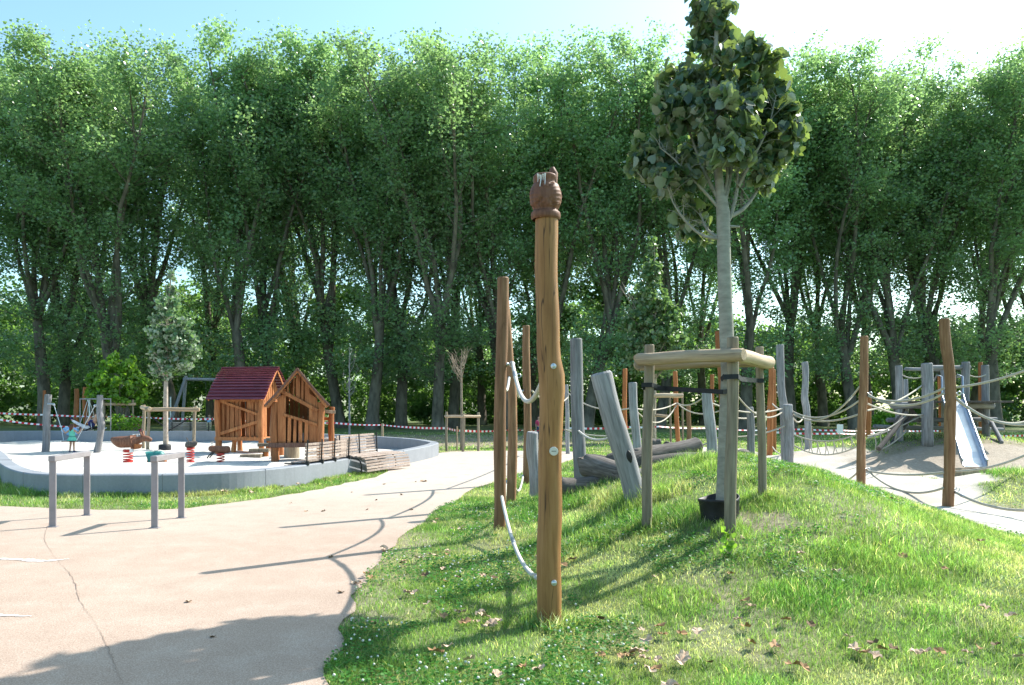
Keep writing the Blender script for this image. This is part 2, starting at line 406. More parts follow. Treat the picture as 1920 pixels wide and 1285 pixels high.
ribbon('chalk_mark', [zero(-30,1050), zero(40,1052), zero(75,1055), zero(130,1051)], lambda t: .09*math.sin(math.pi*min(.98, max(.05, t)))+.01, .017, chalk, .012, 2)
ribbon('chalk_mark', [zero(-30,1157), zero(20,1158), zero(60,1160)], lambda t: .07*(1.05-t), .017, chalk, .012, 3)

# sand in the pit
sx, sy = np.meshgrid(np.arange(-24, 1, .2), np.arange(13, 38, .2))
ins = inside(PIT, sx, sy)
hz = .04+(noise(sx,sy,1.3,11)-.5)*.09+(noise(sx,sy,.5,12)-.5)*.10
idx = np.arange(sx.size).reshape(sx.shape)
q = np.stack([idx[:-1,:-1], idx[:-1,1:], idx[1:,1:], idx[1:,:-1]], -1)
keep = ins[:-1,:-1] & ins[1:,1:] & ins[:-1,1:] & ins[1:,:-1]
me = np_mesh('sand', np.stack([sx, sy, np.maximum(hz,.008)], -1).reshape(-1,3), q[keep], True)
bm = bmesh.new(); bm.from_mesh(me); bmesh.ops.delete(bm, geom=[v_ for v_ in bm.verts if not v_.link_faces], context='VERTS'); bm.to_mesh(me); bm.free()
m, nt, b = newmat('play_sand'); v = coords(nt)
s1 = noisetex(nt, v, 1.4, 5); s2 = noisetex(nt, v, 40, 4, .7); s3 = noisetex(nt, v, 7, 5, .65)
c = ramp(nt, s1, [(.3, (.52,.485,.435)), (.7, (.62,.59,.54))])
c = mixc(nt, ramp(nt, s2, [(.6, (0,)*3), (.75, (.4,)*3)]), c, (.33,.28,.22))
nt.links.new(c, b.inputs['Base Color']); bump(nt, b, s3, 1.0, .06); s4 = noisetex(nt, v, 5.5, 3, .8)
c2 = mixc(nt, ramp(nt, s4, [(.66, (0,)*3), (.70, (.75,)*3)]), c, (.22,.18,.13)); nt.links.new(c2, b.inputs['Base Color'])
tag(link('sand', me, m), kind='structure')

# concrete border of the pit
def pit_height(x, y):
    return .40+.12*float(smooth(22, 34, y))
def wall_ring(line, th, zf, gaps=None):
    n = len(line); vs = []; fs = []
    for k in range(n):
        p = line[k]; t = line[(k+1) % n]-line[k-1]; t = t/np.hypot(*t); nr = np.array([-t[1], t[0]])
        h = zf(*p)
        for o, z in ((th/2, -.1), (th/2, h-.02), (th/2-.02, h), (-th/2+.02, h), (-th/2, h-.02), (-th/2, -.1)):
            vs.append((p[0]+nr[0]*o, p[1]+nr[1]*o, z))
    for k in range(n):
        k2 = (k+1) % n
        for j in range(5): fs.append((k*6+j, k2*6+j, k2*6+j+1, k*6+j+1))
    me = bpy.data.meshes.new('concrete_border'); me.from_pydata(vs, [], fs); me.update()
    bm = bmesh.new(); bm.from_mesh(me); bmesh.ops.recalc_face_normals(bm, faces=bm.faces[:]); bm.to_mesh(me); bm.free()
    return link('concrete_border', me, M['concrete'])
wl = wall_ring(PIT, .30, pit_height)
tag(wl, 'low curved grey concrete border wall around the white sand pit', 'wall')
for k in range(3, len(PIT), 14):   # thin joints between the cast sections
    mb = MB()
    p = PIT[k]; t = PIT[(k+1) % len(PIT)]-PIT[k-1]; an = math.atan2(t[1], t[0]); h = pit_height(*p)
    mb.box((p[0], p[1], h/2-.02), (.007, .306, h+.046), Matrix.Rotation(an, 3, 'Z'), bev=0)
    mb.build('joint', M.setdefault('seal', plain('joint_seal', (.16,.16,.17), .9)), wl)

# ------------------------------------------------------------------ grass
def blades(x, y, h, w, col, seg, rs, lean=1.0, zb=None):
    n = len(x); z = gz(x, y)-.004 if zb is None else zb
    a = rs.rand(n)*2*np.pi; la = rs.rand(n)*2*np.pi; ln = h*lean*rs.rand(n)
    dx = np.cos(a)*w/2; dy = np.sin(a)*w/2; lx = np.cos(la)*ln; ly = np.sin(la)*ln
    P = lambda ox, oy, oz: np.stack([x+ox, y+oy, z+oz], -1)
    if seg == 1:
        V = np.stack([P(dx, dy, 0), P(-dx, -dy, 0), P(lx, ly, h)], 1)
        T = np.arange(n*3).reshape(n, 3); k = 3
    else:
        V = np.stack([P(dx, dy, 0), P(-dx, -dy, 0), P(dx*.8+lx*.3, dy*.8+ly*.3, h*.55), P(-dx*.8+lx*.3, -dy*.8+ly*.3, h*.55), P(lx*1.15, ly*1.15, h*.97)], 1)
        b0 = np.arange(n)*5
        T = np.concatenate([np.stack([b0, b0+1, b0+3], -1), np.stack([b0, b0+3, b0+2], -1), np.stack([b0+2, b0+3, b0+4], -1)]); k = 5
    return V.reshape(-1, 3), T, np.repeat(col, k, 0)
rs = np.random.RandomState(5)
owl_base = hit(1030, 1170)
POSTF = []   # (x,y) of things grass grows taller round
def grass_colour(x, y, rs):
    n = len(x)
    dry = smooth(.46, .76, noise(x,y,.75,20)*.62+noise(x,y,.22,21)*.38)
    lush = smooth(.55, .8, noise(x,y,1.1,22)*.6+noise(x,y,.3,23)*.4)
    g = np.array([.19,.28,.085]); gl = np.array([.11,.24,.06]); gd = np.array([.37,.38,.19]); straw = np.array([.58,.54,.36])
    c = g*(1-dry[:,None])+gd*dry[:,None]; c = c*(1-lush[:,None]*.8)+gl*lush[:,None]*.8
    st = (rs.rand(n) < (.07+.22*dry))[:,None]; c = np.where(st, straw, c)
    c = c*rs.uniform(.5, 1.5, n)[:,None]*(.72+.56*noise(x,y,.35,27))[:,None]*np.stack([rs.uniform(.85,1.15,n), np.ones(n), rs.uniform(.7,1.3,n)], -1)
    return np.concatenate([c, np.ones((n,1))], 1).astype(np.float32), dry, lush
def ok_area(x, y):
    o = ~inside(PATH, x, y) & ~inside(PIT, x, y)
    o &= rs.rand(len(x)) > sandmask(x, y)*1.4
    o &= rs.rand(len(x)) > dirt_shade_mask(x, y)*.93
    return o
bands = [(2.4,5.2,6000,2,.0035), (5.2,8.2,4200,2,.0045), (8.2,12.5,2300,1,.007), (12.5,19,900,1,.012), (19,30,260,1,.022), (30,50,60,1,.05)]
allV=[]; allT=[]; allC=[]; off=0
def put(V, T, C):
    global off
    allV.append(V); allT.append(T+off); allC.append(C); off += len(V)
for y0, y1, dens, seg, w in bands:
    xa, xb = -(y1*.66+1.0), (y1*.66+1.5)
    if y1 < 9: xa = max(xa, -2.6)
    n = int((xb-xa)*(y1-y0)*dens*1.25); x = rs.uniform(xa, xb, n); y = rs.uniform(y0, y1, n)
    k = np.abs(x) < y*.66+1.5; x = x[k]; y = y[k]
    k = ok_area(x, y); x = x[k]; y = y[k]
    C, dry, lush = grass_colour(x, y, rs); n = len(x)
    h = (.022+.030*rs.rand(n))*(1+.9*lush)*(1-.35*dry)*(1.0+.75*smooth(.03,.5,gz(x,y))*smooth(.35,.7,noise(x,y,.5,25)))
    h *= 1+.8*smooth(.62,.8,noise(x,y,.16,26))*rs.rand(n)
    if y0 > 12: h *= 1.25
    put(*blades(x, y, h, w*rs.uniform(.6,1.4,n), C, seg, rs))
def tuft(cx, cy, rad, n, hmin, hmax, w=.006, zb=None, dryf=.2):
    r = rad*np.sqrt(rs.rand(n)); a = rs.rand(n)*6.283; x = cx+r*np.cos(a); y = cy+r*np.sin(a)
    C, _, _ = grass_colour(x, y, rs)
    h = rs.uniform(hmin, hmax, n)*(1-.5*r/rad)
    put(*blades(x, y, h, np.full(n, w), C, 2, rs, .7))
for px, py, rad, n, h in ((1030,1172,.22,700,.22),(1212,990,.2,500,.2),(1372,1002,.2,400,.2),(1195,945,.35,1500,.28),(1150,940,.3,1000,.24),
                          (1095,940,.25,600,.22),(938,998,.2,350,.16),(957,948,.2,250,.16),(1432,932,.18,300,.16),(1250,925,.3,700,.2),(1300,868,.5,900,.26),
                          (1240,870,.5,900,.26),(1480,1120,.3,700,.16),(1590,1045,.35,700,.16),(1700,1080,.3,500,.15),(1130,1010,.3,600,.18),(1060,1000,.25,500,.17),
                          (1280,1130,.3,600,.14),(1640,1020,.3,500,.16),(960,1010,.3,500,.13),(1180,880,.35,700,.2),(1340,880,.3,500,.2),(1080,1040,.25,500,.14)):
    p = hit(px, py); tuft(p.x, p.y, rad, n, h*.4, h)
# long grass leaning on the outside of the pit wall
W_ = PIT[(PIT[:,1] < 19.2)]
for k in range(1000):
    i0 = rs.randint(1, len(PIT)-1); p = PIT[i0]
    if p[1] > 19 or p[0] < -12: continue
    t = PIT[i0+1 if i0+1 < len(PIT) else 0]-PIT[i0-1]; t = t/np.hypot(*t); nr = np.array([t[1], -t[0]])
    q = p+t*rs.uniform(-.4,.4)+nr*(.17+abs(rs.randn())*.07)
    if noise(q[0], q[1], .8, 30) > .45: tuft(q[0], q[1], .12, 40, .08, .26 if p[0] < -8.5 else .17, .009)
V = np.concatenate(allV); T = np.concatenate(allT); C = np.concatenate(allC)
me = np_mesh('grass', V, T)
ca = me.color_attributes.new('gc', 'FLOAT_COLOR', 'POINT'); ca.data.foreach_set('color', C.ravel())
tag(link('grass', me, M['grass']), 'short sunlit lawn grass with dry patches around the path and mound', 'grass', kind='stuff')

# clover: small round leaves and white heads
allV=[]; allC=[]; FA=[]; off=0
cl = []
n = 160000; y = rs.uniform(2.8, 13, n); x = (rs.rand(n)*1.5-.55)*y
m_ = ok_area(x, y) & (noise(x,y,.9,40)*.6+noise(x,y,.25,41)*.4 > np.where(x < y*.12, .50, .63)); x = x[m_]; y = y[m_]; n = len(x)
z = gz(x, y)+rs.uniform(.02,.06,n); r = rs.uniform(.006,.011,n)*(1+y*.05)
ang = np.arange(5)*2*np.pi/5
tx = rs.uniform(-.5,.5,n); ty = rs.uniform(-.5,.5,n)
vx = x[:,None]+r[:,None]*np.cos(ang); vy = y[:,None]+r[:,None]*np.sin(ang); vz = z[:,None]+tx[:,None]*(vx-x[:,None])+ty[:,None]*(vy-y[:,None])
Vc = np.stack([vx,vy,vz],-1).reshape(-1,3); Fc = np.arange(n*5).reshape(n,5)
cc = np.array([.055,.17,.025])*rs.uniform(.7,1.5,(n,1)); cc = np.repeat(np.concatenate([cc,np.ones((n,1))],1),5,0).astype(np.float32)
me = np_mesh('clover', Vc, Fc); ca = me.color_attributes.new('gc','FLOAT_COLOR','POINT'); ca.data.foreach_set('color', cc.ravel())
tag(link('clover', me, M['grass']), 'dark green clover leaves growing low among the grass', 'clover', kind='stuff')
sel = rs.choice(n, 520, replace=False, p=(np.exp(-np.maximum(0, x))/np.exp(-np.maximum(0, x)).sum()))
ico = bmesh.new(); bmesh.ops.create_icosphere(ico, subdivisions=1, radius=1); iv = np.array([v_.co for v_ in ico.verts]); fi = np.array([[v_.index for v_ in f.verts] for f in ico.faces]); ico.free()
rr = rs.uniform(.006,.010,len(sel)); ctr = np.stack([x[sel],y[sel],z[sel]+.025],-1)
Vf = (ctr[:,None,:]+iv[None]*rr[:,None,None]).reshape(-1,3); Ff = (fi[None]+np.arange(len(sel))[:,None,None]*len(iv)).reshape(-1,3)
tag(link('clover_flowers', np_mesh('clover_flowers', Vf, Ff), plain('clover_white', (.68,.66,.58), .9)), 'tiny white clover flower heads dotted through the lawn', 'flowers', kind='stuff')

# ------------------------------------------------------------------ fallen leaves
def dry_leaf(seed):
    rr = random.Random(seed); bm = bmesh.new(); n = 15; r = []
    for k in range(n):
        a = 2*math.pi*k/n; r.append((.5+.5*abs(math.cos(a*2.5)))*rr.uniform(.8,1.1))
    c = bm.verts.new((0,0,.12)); vs = [bm.verts.new((r[k]*math.cos(2*math.pi*k/n), r[k]*math.sin(2*math.pi*k/n)*.8, rr.uniform(0,.65)*(r[k] > .6)+.05)) for k in range(n)]
    for k in range(n): bm.faces.new((c, vs[k], vs[(k+1) % n]))
    me = bpy.data.meshes.new('fallen_leaf'); bm.to_mesh(me); bm.free(); return me
lm = [plain('dry_leaf_tan', (.54,.39,.27), .8, 0, 3, .3), plain('dry_leaf_rust', (.36,.21,.10), .8, 0, 3, .3), plain('dry_leaf_brown', (.16,.10,.05), .8, 0, 3, .3)]
lmesh = []
for s_ in range(6):
    me = dry_leaf(s_); me.materials.append(lm[(0,0,1,0,2,1)[s_]]); lmesh.append(me)
def fallen(px, py, s=.05, k=None, where='grass', on=None, scatter=0):
    p = hit(px, py); p.x += rnd.gauss(0, scatter); p.y += rnd.gauss(0, scatter)
    onpath = bool(inside(PATH, p.x, p.y))
    p.z = float(gz(p.x, p.y))+(.013 if onpath else .032+rnd.random()*.022)
    o = bpy.data.objects.new('fallen_leaf', lmesh[rnd.randrange(6) if k is None else k]); COL.objects.link(o)
    o.location = p; o.rotation_euler = (rnd.uniform(-.35,.35), rnd.uniform(-.35,.35), rnd.uniform(0,6.3)); o.scale = (s, s, s*.8)
    if onpath: tag(o, 'small curled dry leaf lying on the paved path', 'leaf', 'dry leaves on the path')
    else: tag(o, 'small curled dry leaf lying in the lawn grass', 'leaf', 'dry leaves in the grass')
    return o
GL = [(790,905,3),(1005,1060,2),(930,1090,2),(1052,1064,2),(855,1160,3),(885,1172,4),(930,1180,3),(800,1085,2),(840,1100,2),(790,1225,2),(1240,1200,3),(1275,1245,2),
      (1180,1250,5),(1215,1240,4),(1225,1205,2),(1300,1085,1),(1245,1190,1),(1405,1010,1),(1440,1215,2),(1425,1190,2),(1430,1225,1),(1510,1260,2),(1640,1240,4),(1660,1245,2),
      (1670,1232,2),(1725,1060,1),(1720,1048,1),(1680,945,1),(1800,1230,3),(1820,1015,1),(1850,1150,1),(1765,1255,1),(1895,1255,2),(1910,1160,1),(1500,1050,1),(1385,1145,2),
      (1240,1280,2),(930,1265,2),(985,1275,1),(1025,1270,1),(1560,1200,1),(1600,1220,1),(1390,1090,1),(1540,1062,1),(1340,1150,1),(1100,1180,1),(1110,1255,1),(700,1180,1),(715,1040,2),(700,1090,3),(760,1060,3),(820,1050,3),(860,1000,3),(820,985,2),(745,1120,2),(800,1140,2)]
for px, py, c_ in GL:
    for _ in range(c_): fallen(px, py, rnd.uniform(.035,.062), scatter=.10)
for px, py in ((353,1133),(574,961),(606,961),(620,1048),(770,958),(688,958),(753,930),(700,892),(780,905),(720,910),(660,925),(705,940),(545,945),(555,905),(640,1115),(400,1200)):
    fallen(px, py, rnd.uniform(.03,.045), 4 if rnd.random() < .6 else None)
for px, py in ((480,922),(500,915),(515,912),(530,918),(545,910),(560,912),(590,900),(610,903),(635,900),(470,930),(420,928),(450,922),(640,893),(655,897),(575,905),(350,938),(95,935)):
    fallen(px, py, rnd.uniform(.05,.07), 0)
# ------------------------------------------------------------------ trees
def leaves_mesh(name, P, size, rs, kind='rhomb', droop=0.0, out=None, v=None, jitter=.35):
    """P (n,3) leaf positions -> one small face (or folded heart) each"""
    n = len(P); s = size*rs.uniform(1-jitter, 1+jitter, n)
    nrm = rs.randn(n, 3); nrm[:, 2] = nrm[:, 2]*.7+.75
    if out is not None: nrm += out*.8
    nrm /= np.linalg.norm(nrm, axis=1)[:, None]
    d = rs.randn(n, 3); d[:, 2] -= droop*2
    if out is not None: d += out*.5
    d -= nrm*(d*nrm).sum(1)[:, None]; d /= np.linalg.norm(d, axis=1)[:, None]
    b = np.cross(nrm, d)
    if kind == 'rhomb': sh = np.array([(-.5,0,0),(0,-.38,.06),(.5,0,0),(0,.38,.06)]); faces = [(0,1,2,3)]
    else: # heart, folded at the midrib, tip bending down
        sh = np.array([(-.42,0,0),(-.5,-.24,.07),(-.2,-.47,.12),(.2,-.36,.08),(.55,0,-.08),(.2,.36,.08),(-.2,.47,.12),(-.5,.24,.07)])
        faces = None
    V = P[:, None, :]+s[:, None, None]*(sh[None, :, 0:1]*d[:, None, :]+sh[None, :, 1:2]*b[:, None, :]+sh[None, :, 2:3]*nrm[:, None, :])
    k = len(sh); base = np.arange(n)*k
    if kind == 'rhomb': Fc = base[:, None]+np.arange(4)[None]
    else:
        q = np.array([(0,1,2,3),(0,3,4,4),(0,5,6,7),(0,4,5,5)])
        tri = np.array([(0,1,2),(0,2,3),(0,3,4),(0,4,5),(0,5,6),(0,6,7)])
        Fc = (base[:, None, None]+tri[None]).reshape(-1, 3)
    me = np_mesh(name, V.reshape(-1, 3), Fc, kind != 'rhomb')
    vv = rs.rand(n) if v is None else v
    a = me.attributes.new('v', 'FLOAT', 'POINT'); a.data.foreach_set('value', np.repeat(vv, k).astype(np.float32))
    return me

def plane_tree_meshes(seed, Ht, forks=1, lean=0.0, low=.25, nleaf=37000):
    rr = random.Random(seed); rs = np.random.RandomState(seed); mb = MB(); cl = []
    def path(p, d, L, n, up, wig):
        pts = [p.copy()]; d = d.normalized()
        for _ in range(n):
            d = (d+Vector((rr.gauss(0,wig), rr.gauss(0,wig), up))).normalized(); pts.append(pts[-1]+d*L/n)
        return pts
    def twigs(p, d, L, r, lvl):
        n = 4; pts = path(p, d, L, n, .12, .16)
        mb.tube(pts, [r*(1-.75*i/n) for i in range(n+1)], 4 if lvl else 5, False)
        if lvl == 0:
            for t in range(1, n+1):
                for _ in range(2):
                    dd = (pts[t]-pts[t-1]).normalized()+Vector((rr.gauss(0,.75), rr.gauss(0,.75), rr.uniform(-.2,.5)))
                    twigs(pts[t], dd, L*rr.uniform(.35,.55), r*.35, 1)
        else:
            for t in range(1, n+1): cl.append((pts[t], .55+.1*t))
    zf = rr.uniform(.26,.32)*Ht
    tr = path(Vector((0,0,-.2)), Vector((lean, lean*.3, 1)), zf, 6, .03, .045)
    r0 = .40*Ht/28
    mb.tube([Vector((0,0,-.3))]+tr, [r0*1.5, r0*1.18]+[r0*(1-.055*i) for i in range(1, 7)], 11, False, wob=.07, seed=seed)
    limbs = []
    k = 5+rr.randrange(3); a0 = rr.random()*6.28
    top = tr[-1]
    for j in range(k):
        a = a0+j*2*math.pi/k+rr.uniform(-.4,.4); sp = rr.uniform(.10,.27) if j else .04
        src = tr[-1] if j < 2 else tr[rr.choice((4,5,6))]
        L = (Ht-src.z)*rr.uniform(.84,.97)
        pts = path(src, Vector((math.cos(a)*sp, math.sin(a)*sp, 1)), L*.97, 12, .035, .07)
        rl = r0*rr.uniform(.30,.52)
        mb.tube(pts, [rl*(1-.9*(i/12)**.9)+.02 for i in range(13)], 7, False, wob=.05, seed=seed+j)
        limbs.append((pts, rl))
    for pts, rl in limbs:
        for i in range(2, 13):
            hfrac = pts[i].z/Ht
            for _ in range(2 if hfrac > .5 else 1):
                a = rr.random()*6.28; e = rr.uniform(.3,1.1)
                L = rr.uniform(2.0,3.6)*(1.15-.55*max(0, (hfrac-.6)/.4))
                twigs(pts[i], Vector((math.cos(a), math.sin(a), e)), L, rl*.16*(1-.5*i/12)+.012, 0)
        cl.append((pts[-1], .5)); cl.append((pts[-1]-Vector((0,0,.5)), .7))
    # low epicormic shoots on the bole
    for _ in range(int(16*low*4)):
        t = tr[rr.randrange(3,7)]; a = rr.random()*6.28
        twigs(t, Vector((math.cos(a), math.sin(a), rr.uniform(-.2,.6))), rr.uniform(1.6,3.4), .03, 0)
    C = np.array([c[0][:] for c in cl]); S = np.array([c[1] for c in cl])
    wgt = (.36+.65*smooth(.30*Ht,.62*Ht,C[:,2]))*rs.uniform(.0,2.0,len(C))**1.3; wgt /= wgt.sum()
    ii = rs.choice(len(C), nleaf, p=wgt)
    P = C[ii]+np.clip(rs.randn(nleaf,3),-1.5,1.5)*S[ii][:,None]*np.array([.46,.46,.36])
    P = P[P[:,2] > 2.6]
    cv = rs.rand(len(C))
    v = np.clip(cv[ii][:len(P)]*.5+rs.rand(len(P))*.5, 0, 1)
    lm_ = leaves_mesh('crown', P, .20, rs, v=v); lm_.materials.append(M['plane'])
    tm = bpy.data.meshes.new('trunk'); tm.from_pydata(mb.v, [], mb.f); tm.update(); tm.polygons.foreach_set('use_smooth', [True]*len(mb.f)); tm.materials.append(M['bark'])
    HT.append(float(np.percentile(P[:,2], 99.3)))
    return tm, lm_
HT = []
VAR = [plane_tree_meshes(s, h, lean=l, low=lw) for s, h, l, lw in ((3,27.5,-.05,.3),(14,28.5,.03,.2),(25,27.0,.10,.45),(37,28.0,-.12,.3),(48,26.0,.05,.6),(59,29.0,-.02,.15))]
def plane_tree(px, d, var, s, rz, label, group='tall plane trees in a row', name='plane_tree', sxy=None):
    sxy = s*1.2
    tm, lm_ = VAR[var]; p = ground(px, d)
    e = empty(name, (p.x, p.y, 0), rz); e.scale = (sxy, sxy, s*((26.3+1.5*((px*.0137+d*.31) % 1))*d/58 if d < 66 else 29.2+(px*.37 % 1.6))/HT[var])
    tag(e, label, 'tree', group)
    for nm, me in (('trunk', tm), ('crown', lm_)):
        o = bpy.data.objects.new(nm, me); COL.objects.link(o); o.parent = e
ROW = [(-60,57,1,1.02,0.3,'tall plane tree at the far left, mostly cut off by the photo edge'),
 (85,58,3,1.0,1.0,'tall plane tree with a leaning forked trunk above the left grey swing post'),
 (118,61,0,.96,2.0,'slim straight plane tree just right of the leaning forked trunk at left'),
 (236,56,5,.97,4.2,'broad plane tree with several stems behind the bright maple bush'),
 (330,62,4,1.0,2.9,'tall plane tree directly behind the white-leaved young linden in the sand pit'),
 (455,57,1,1.0,5.1,'tall plane tree rising behind the red roofed playhouse'),
 (516,60,0,1.03,.6,'thick plane tree rising behind the brown gabled playhouse'),
 (640,62,2,.99,3.7,'plane tree behind the bare pole sapling, its trunk curving left'),
 (698,57,3,1.0,2.2,'plane tree with curved trunk between the pole sapling and the short tape stake'),
 (752,60,0,.98,1.5,'straight dark plane tree right of the short wooden tape stake'),
 (822,56,2,1.0,4.6,'thick mossy plane tree just left of the staked bare sapling'),
 (850,62,1,.99,.2,'plane tree right behind the staked bare sapling'),
 (958,58,5,.98,3.2,'plane tree behind the pair of tall brown rope posts'),
 (1100,57,4,1.03,5.7,'plane tree behind the upright grey post right of the owl post'),
 (1236,60,0,1.0,2.6,'plane tree behind the dull green linden with the rail frame'),
 (1395,57,1,1.0,1.2,'plane tree just right of the young linden trunk in the foreground'),
 (1482,61,3,.98,4.0,'plane tree behind the two grey posts right of the foreground linden'),
 (1604,58,0,.97,5.5,'plane tree just left of the reddish rope post by the sandy track'),
 (1690,57,5,1.0,2.0,'broad many-stemmed plane tree behind the wooden slide tower'),
 (1745,62,2,.98,.9,'plane tree behind the tall wavy rope post near the slide'),
 (1868,57,1,1.01,3.4,'plane tree behind the right end of the wooden slide tower'),
 (1018,60,1,1.0,2.2,'plane tree rising directly behind the carved owl post'),
 (1785,59,4,.99,1.1,'plane tree rising above the metal slide and its wavy rope post'),
 (1990,59,4,1.03,4.9,'plane tree at the right edge, mostly cut off by the photo edge')]
for r_ in ROW: plane_tree(r_[0], r_[1], r_[2], r_[3], r_[4], r_[5])
for k, (px, d) in enumerate(((170,70),(395,72),(580,71),(905,72),(1030,73),(1180,72),(1320,73),(1545,68),(1930,70),(1000,66),(1630,68),(1820,68),(700,68))):
    plane_tree(px, d, (k*2+1) % 6, .90+.05*((k*7) % 3)/2, k*1.7, 'plane tree of the second row half hidden behind the front row', 'second row of plane trees')

# undergrowth at the edge of the wood
rs2 = np.random.RandomState(77)
Cc = []
for k in range(1700):
    y = rs2.uniform(69, 96); x = rs2.uniform(-74, 76)
    hh = 6.6+5.0*noise(x, y*.3, 7.0, 50)+1.5*smooth(28,50,abs(x))+(2.8 if noise(x, 0, 11, 51) > .62 else 0)
    if noise(x, 0, 3.1, 52) > .86: hh *= .4
    z = hh*rs2.uniform(.03, 1); Cc.append((x, y, z, rs2.uniform(.9,2.0), rs2.rand()))
Cc = np.array(Cc); nl = 430000; ii = rs2.randint(0, len(Cc), nl)
dd = rs2.randn(nl,3); dd /= np.linalg.norm(dd,axis=1)[:,None]
P = Cc[ii,:3]+dd*(Cc[ii,3]*rs2.uniform(.5,1.05,nl))[:,None]*np.array([1,1,.75]); P[:,2] = np.abs(P[:,2])
me = leaves_mesh('undergrowth', P, .36, rs2, v=np.clip(.6*Cc[ii,4]+.4*rs2.rand(nl),0,1))
tag(link('undergrowth', me, M['wood_under']), 'dark leafy undergrowth filling the wood behind the plane trunks', 'undergrowth', kind='stuff')

def cloud_tree(name, base, Ht, trunk_r, blobs, nleaf, lsize, mat, barkmat, seed, label, cat='tree', kind='heart', stems=1, fork=.45, droop=.3, outw=.0, shell=.35, topz=None):
    """small tree: blobs = [(dx,dy,z,rx,ry,rz,weight)] relative to base; limbs run to the blobs"""
    rr = random.Random(seed); rs = np.random.RandomState(seed); e = empty(name, base); tag(e, label, cat)
    mb = MB(); tz = topz or Ht*.85
    if stems == 1:
        pts = [Vector((math.sin(t*3+seed)*.012*Ht*t, 0, t*tz-.05)) for t in np.linspace(0,1,9)]
        mb.tube(pts, [trunk_r*(1.25 if i == 0 else 1)*(1-.8*max(0, i/8-.3)/.7*1.0)+.004 for i in range(9)], 10, False, wob=.04, seed=seed)
        src = pts
    else:
        src = []
        for s_ in range(stems):
            a = s_*6.28/stems+rr.random(); pts = [Vector((math.cos(a)*(.06+.28*t**1.5)*Ht*.5, math.sin(a)*(.06+.28*t**1.5)*Ht*.5, t*Ht*.7-.05)) for t in np.linspace(0,1,6)]
            mb.tube(pts, [trunk_r*(1-.7*i/5) for i in range(6)], 6, False); src += pts[2:]
    for b in blobs:
        c = Vector((b[0], b[1], b[2])); cand = [p for p in src if p.z < c.z-.05*Ht and p.z >= fork*Ht] or [max(src, key=lambda p: p.z if p.z < c.z else -1)]
        s0 = min(cand, key=lambda p: abs((c.z-p.z)-1.3*math.hypot(c.x-p.x, c.y-p.y)))
        for q in range(2):
            e1 = c+Vector((rr.gauss(0,.4)*b[3], rr.gauss(0,.4)*b[4], rr.uniform(0,.6)*b[5]))
            mid = s0.lerp(e1, .5)+Vector((0,0,-.06*(e1-s0).length)); 
            pp = [s0, s0.lerp(mid,.55)+Vector((0,0,.01)), mid, mid.lerp(e1,.6)+Vector((rr.gauss(0,.02),rr.gauss(0,.02),.03)), e1]
            r1 = trunk_r*.38; mb.tube(pp, [r1, r1*.8, r1*.62, r1*.4, r1*.16], 6, False)
            for u in range(5):
                f = e1.lerp(mid, rr.random()*.8); g = f+Vector((rr.gauss(0,.5)*b[3], rr.gauss(0,.5)*b[4], rr.uniform(-.1,.6)*b[5])); mb.tube([f, f.lerp(g,.5)+Vector((0,0,.015)), g], [r1*.22, r1*.15, r1*.06], 4, False)
    mb.build('trunk', barkmat, e)
    B = np.array(blobs); wv = B[:,6]*1.0; ii = rs.choice(len(B), nleaf, p=wv/wv.sum())
    d = rs.randn(nleaf,3); d /= np.linalg.norm(d,axis=1)[:,None]
    rad = rs.uniform(shell, 1.05, nleaf)[:,None]
    P = B[ii,:3]+d*rad*B[ii,3:6]; ct = P[rs.randint(0,nleaf,nleaf//45)]
    jj = np.concatenate([((P[q:q+800,None]-ct[None])**2).sum(-1).argmin(1) for q in range(0,nleaf,800)])
    P = P*.6+ct[jj]*.4+(ct[jj]-B[ii,:3])*.12*rs.rand(nleaf,1)+rs.randn(nleaf,3)*.05
    me = leaves_mesh('crown', P, lsize, rs, kind, droop, out=d*outw if outw else None)
    link('crown', me, mat, e)
    return e
# foreground silver linden on the mound
LT = hit(1357, 968); ld = LT.y
def blobpx(px, py, rx, ry, w, dy=0, rd=None):
    p = W(px, py, ld); k = ld/F
    return (p.x-LT.x, dy+.2, p.z-LT.z, rx*k, (rd or rx)*k, ry*k, w)
BL = [blobpx(1345,20,44,40,.55),blobpx(1330,-45,45,60,.6),blobpx(1355,-120,35,60,.4),blobpx(1378,60,24,24,.14),blobpx(1325,70,24,26,.14),
      blobpx(1300,135,60,50,.9,.2),blobpx(1400,120,70,45,1.0,-.2),blobpx(1350,150,80,55,1.0,.3),blobpx(1450,160,45,50,.6,.1),
      blobpx(1270,210,55,45,.9,-.2),blobpx(1350,230,85,60,1.3,-.4),blobpx(1430,235,65,60,1.2,.2),blobpx(1480,230,36,55,.75,-.1),blobpx(1375,240,80,60,.9,.5),
      blobpx(1235,280,45,42,.7,.1),blobpx(1300,290,60,45,1.0,.3),blobpx(1350,300,60,40,.7,-.5),blobpx(1450,285,45,30,.45,0),
      blobpx(1265,335,50,30,.6,-.1),blobpx(1215,300,34,25,.3,0),blobpx(1305,390,42,42,.38,.1),blobpx(1440,325,28,25,.25,-.1),blobpx(1335,435,25,14,.06,.1),blobpx(1460,310,22,35,.25,.2),blobpx(1300,430,20,14,.06,.2)]
rr = random.Random(4)
e = empty('linden_tree', LT); tag(e, 'young linden with big pale-backed leaves on the grassy mound, nearest tree to the camera', 'tree')
mb = MB()
def lp(px, py, dy=0): p = W(px, py, ld); return Vector((p.x-LT.x, dy, p.z-LT.z))
k_ = ld/F
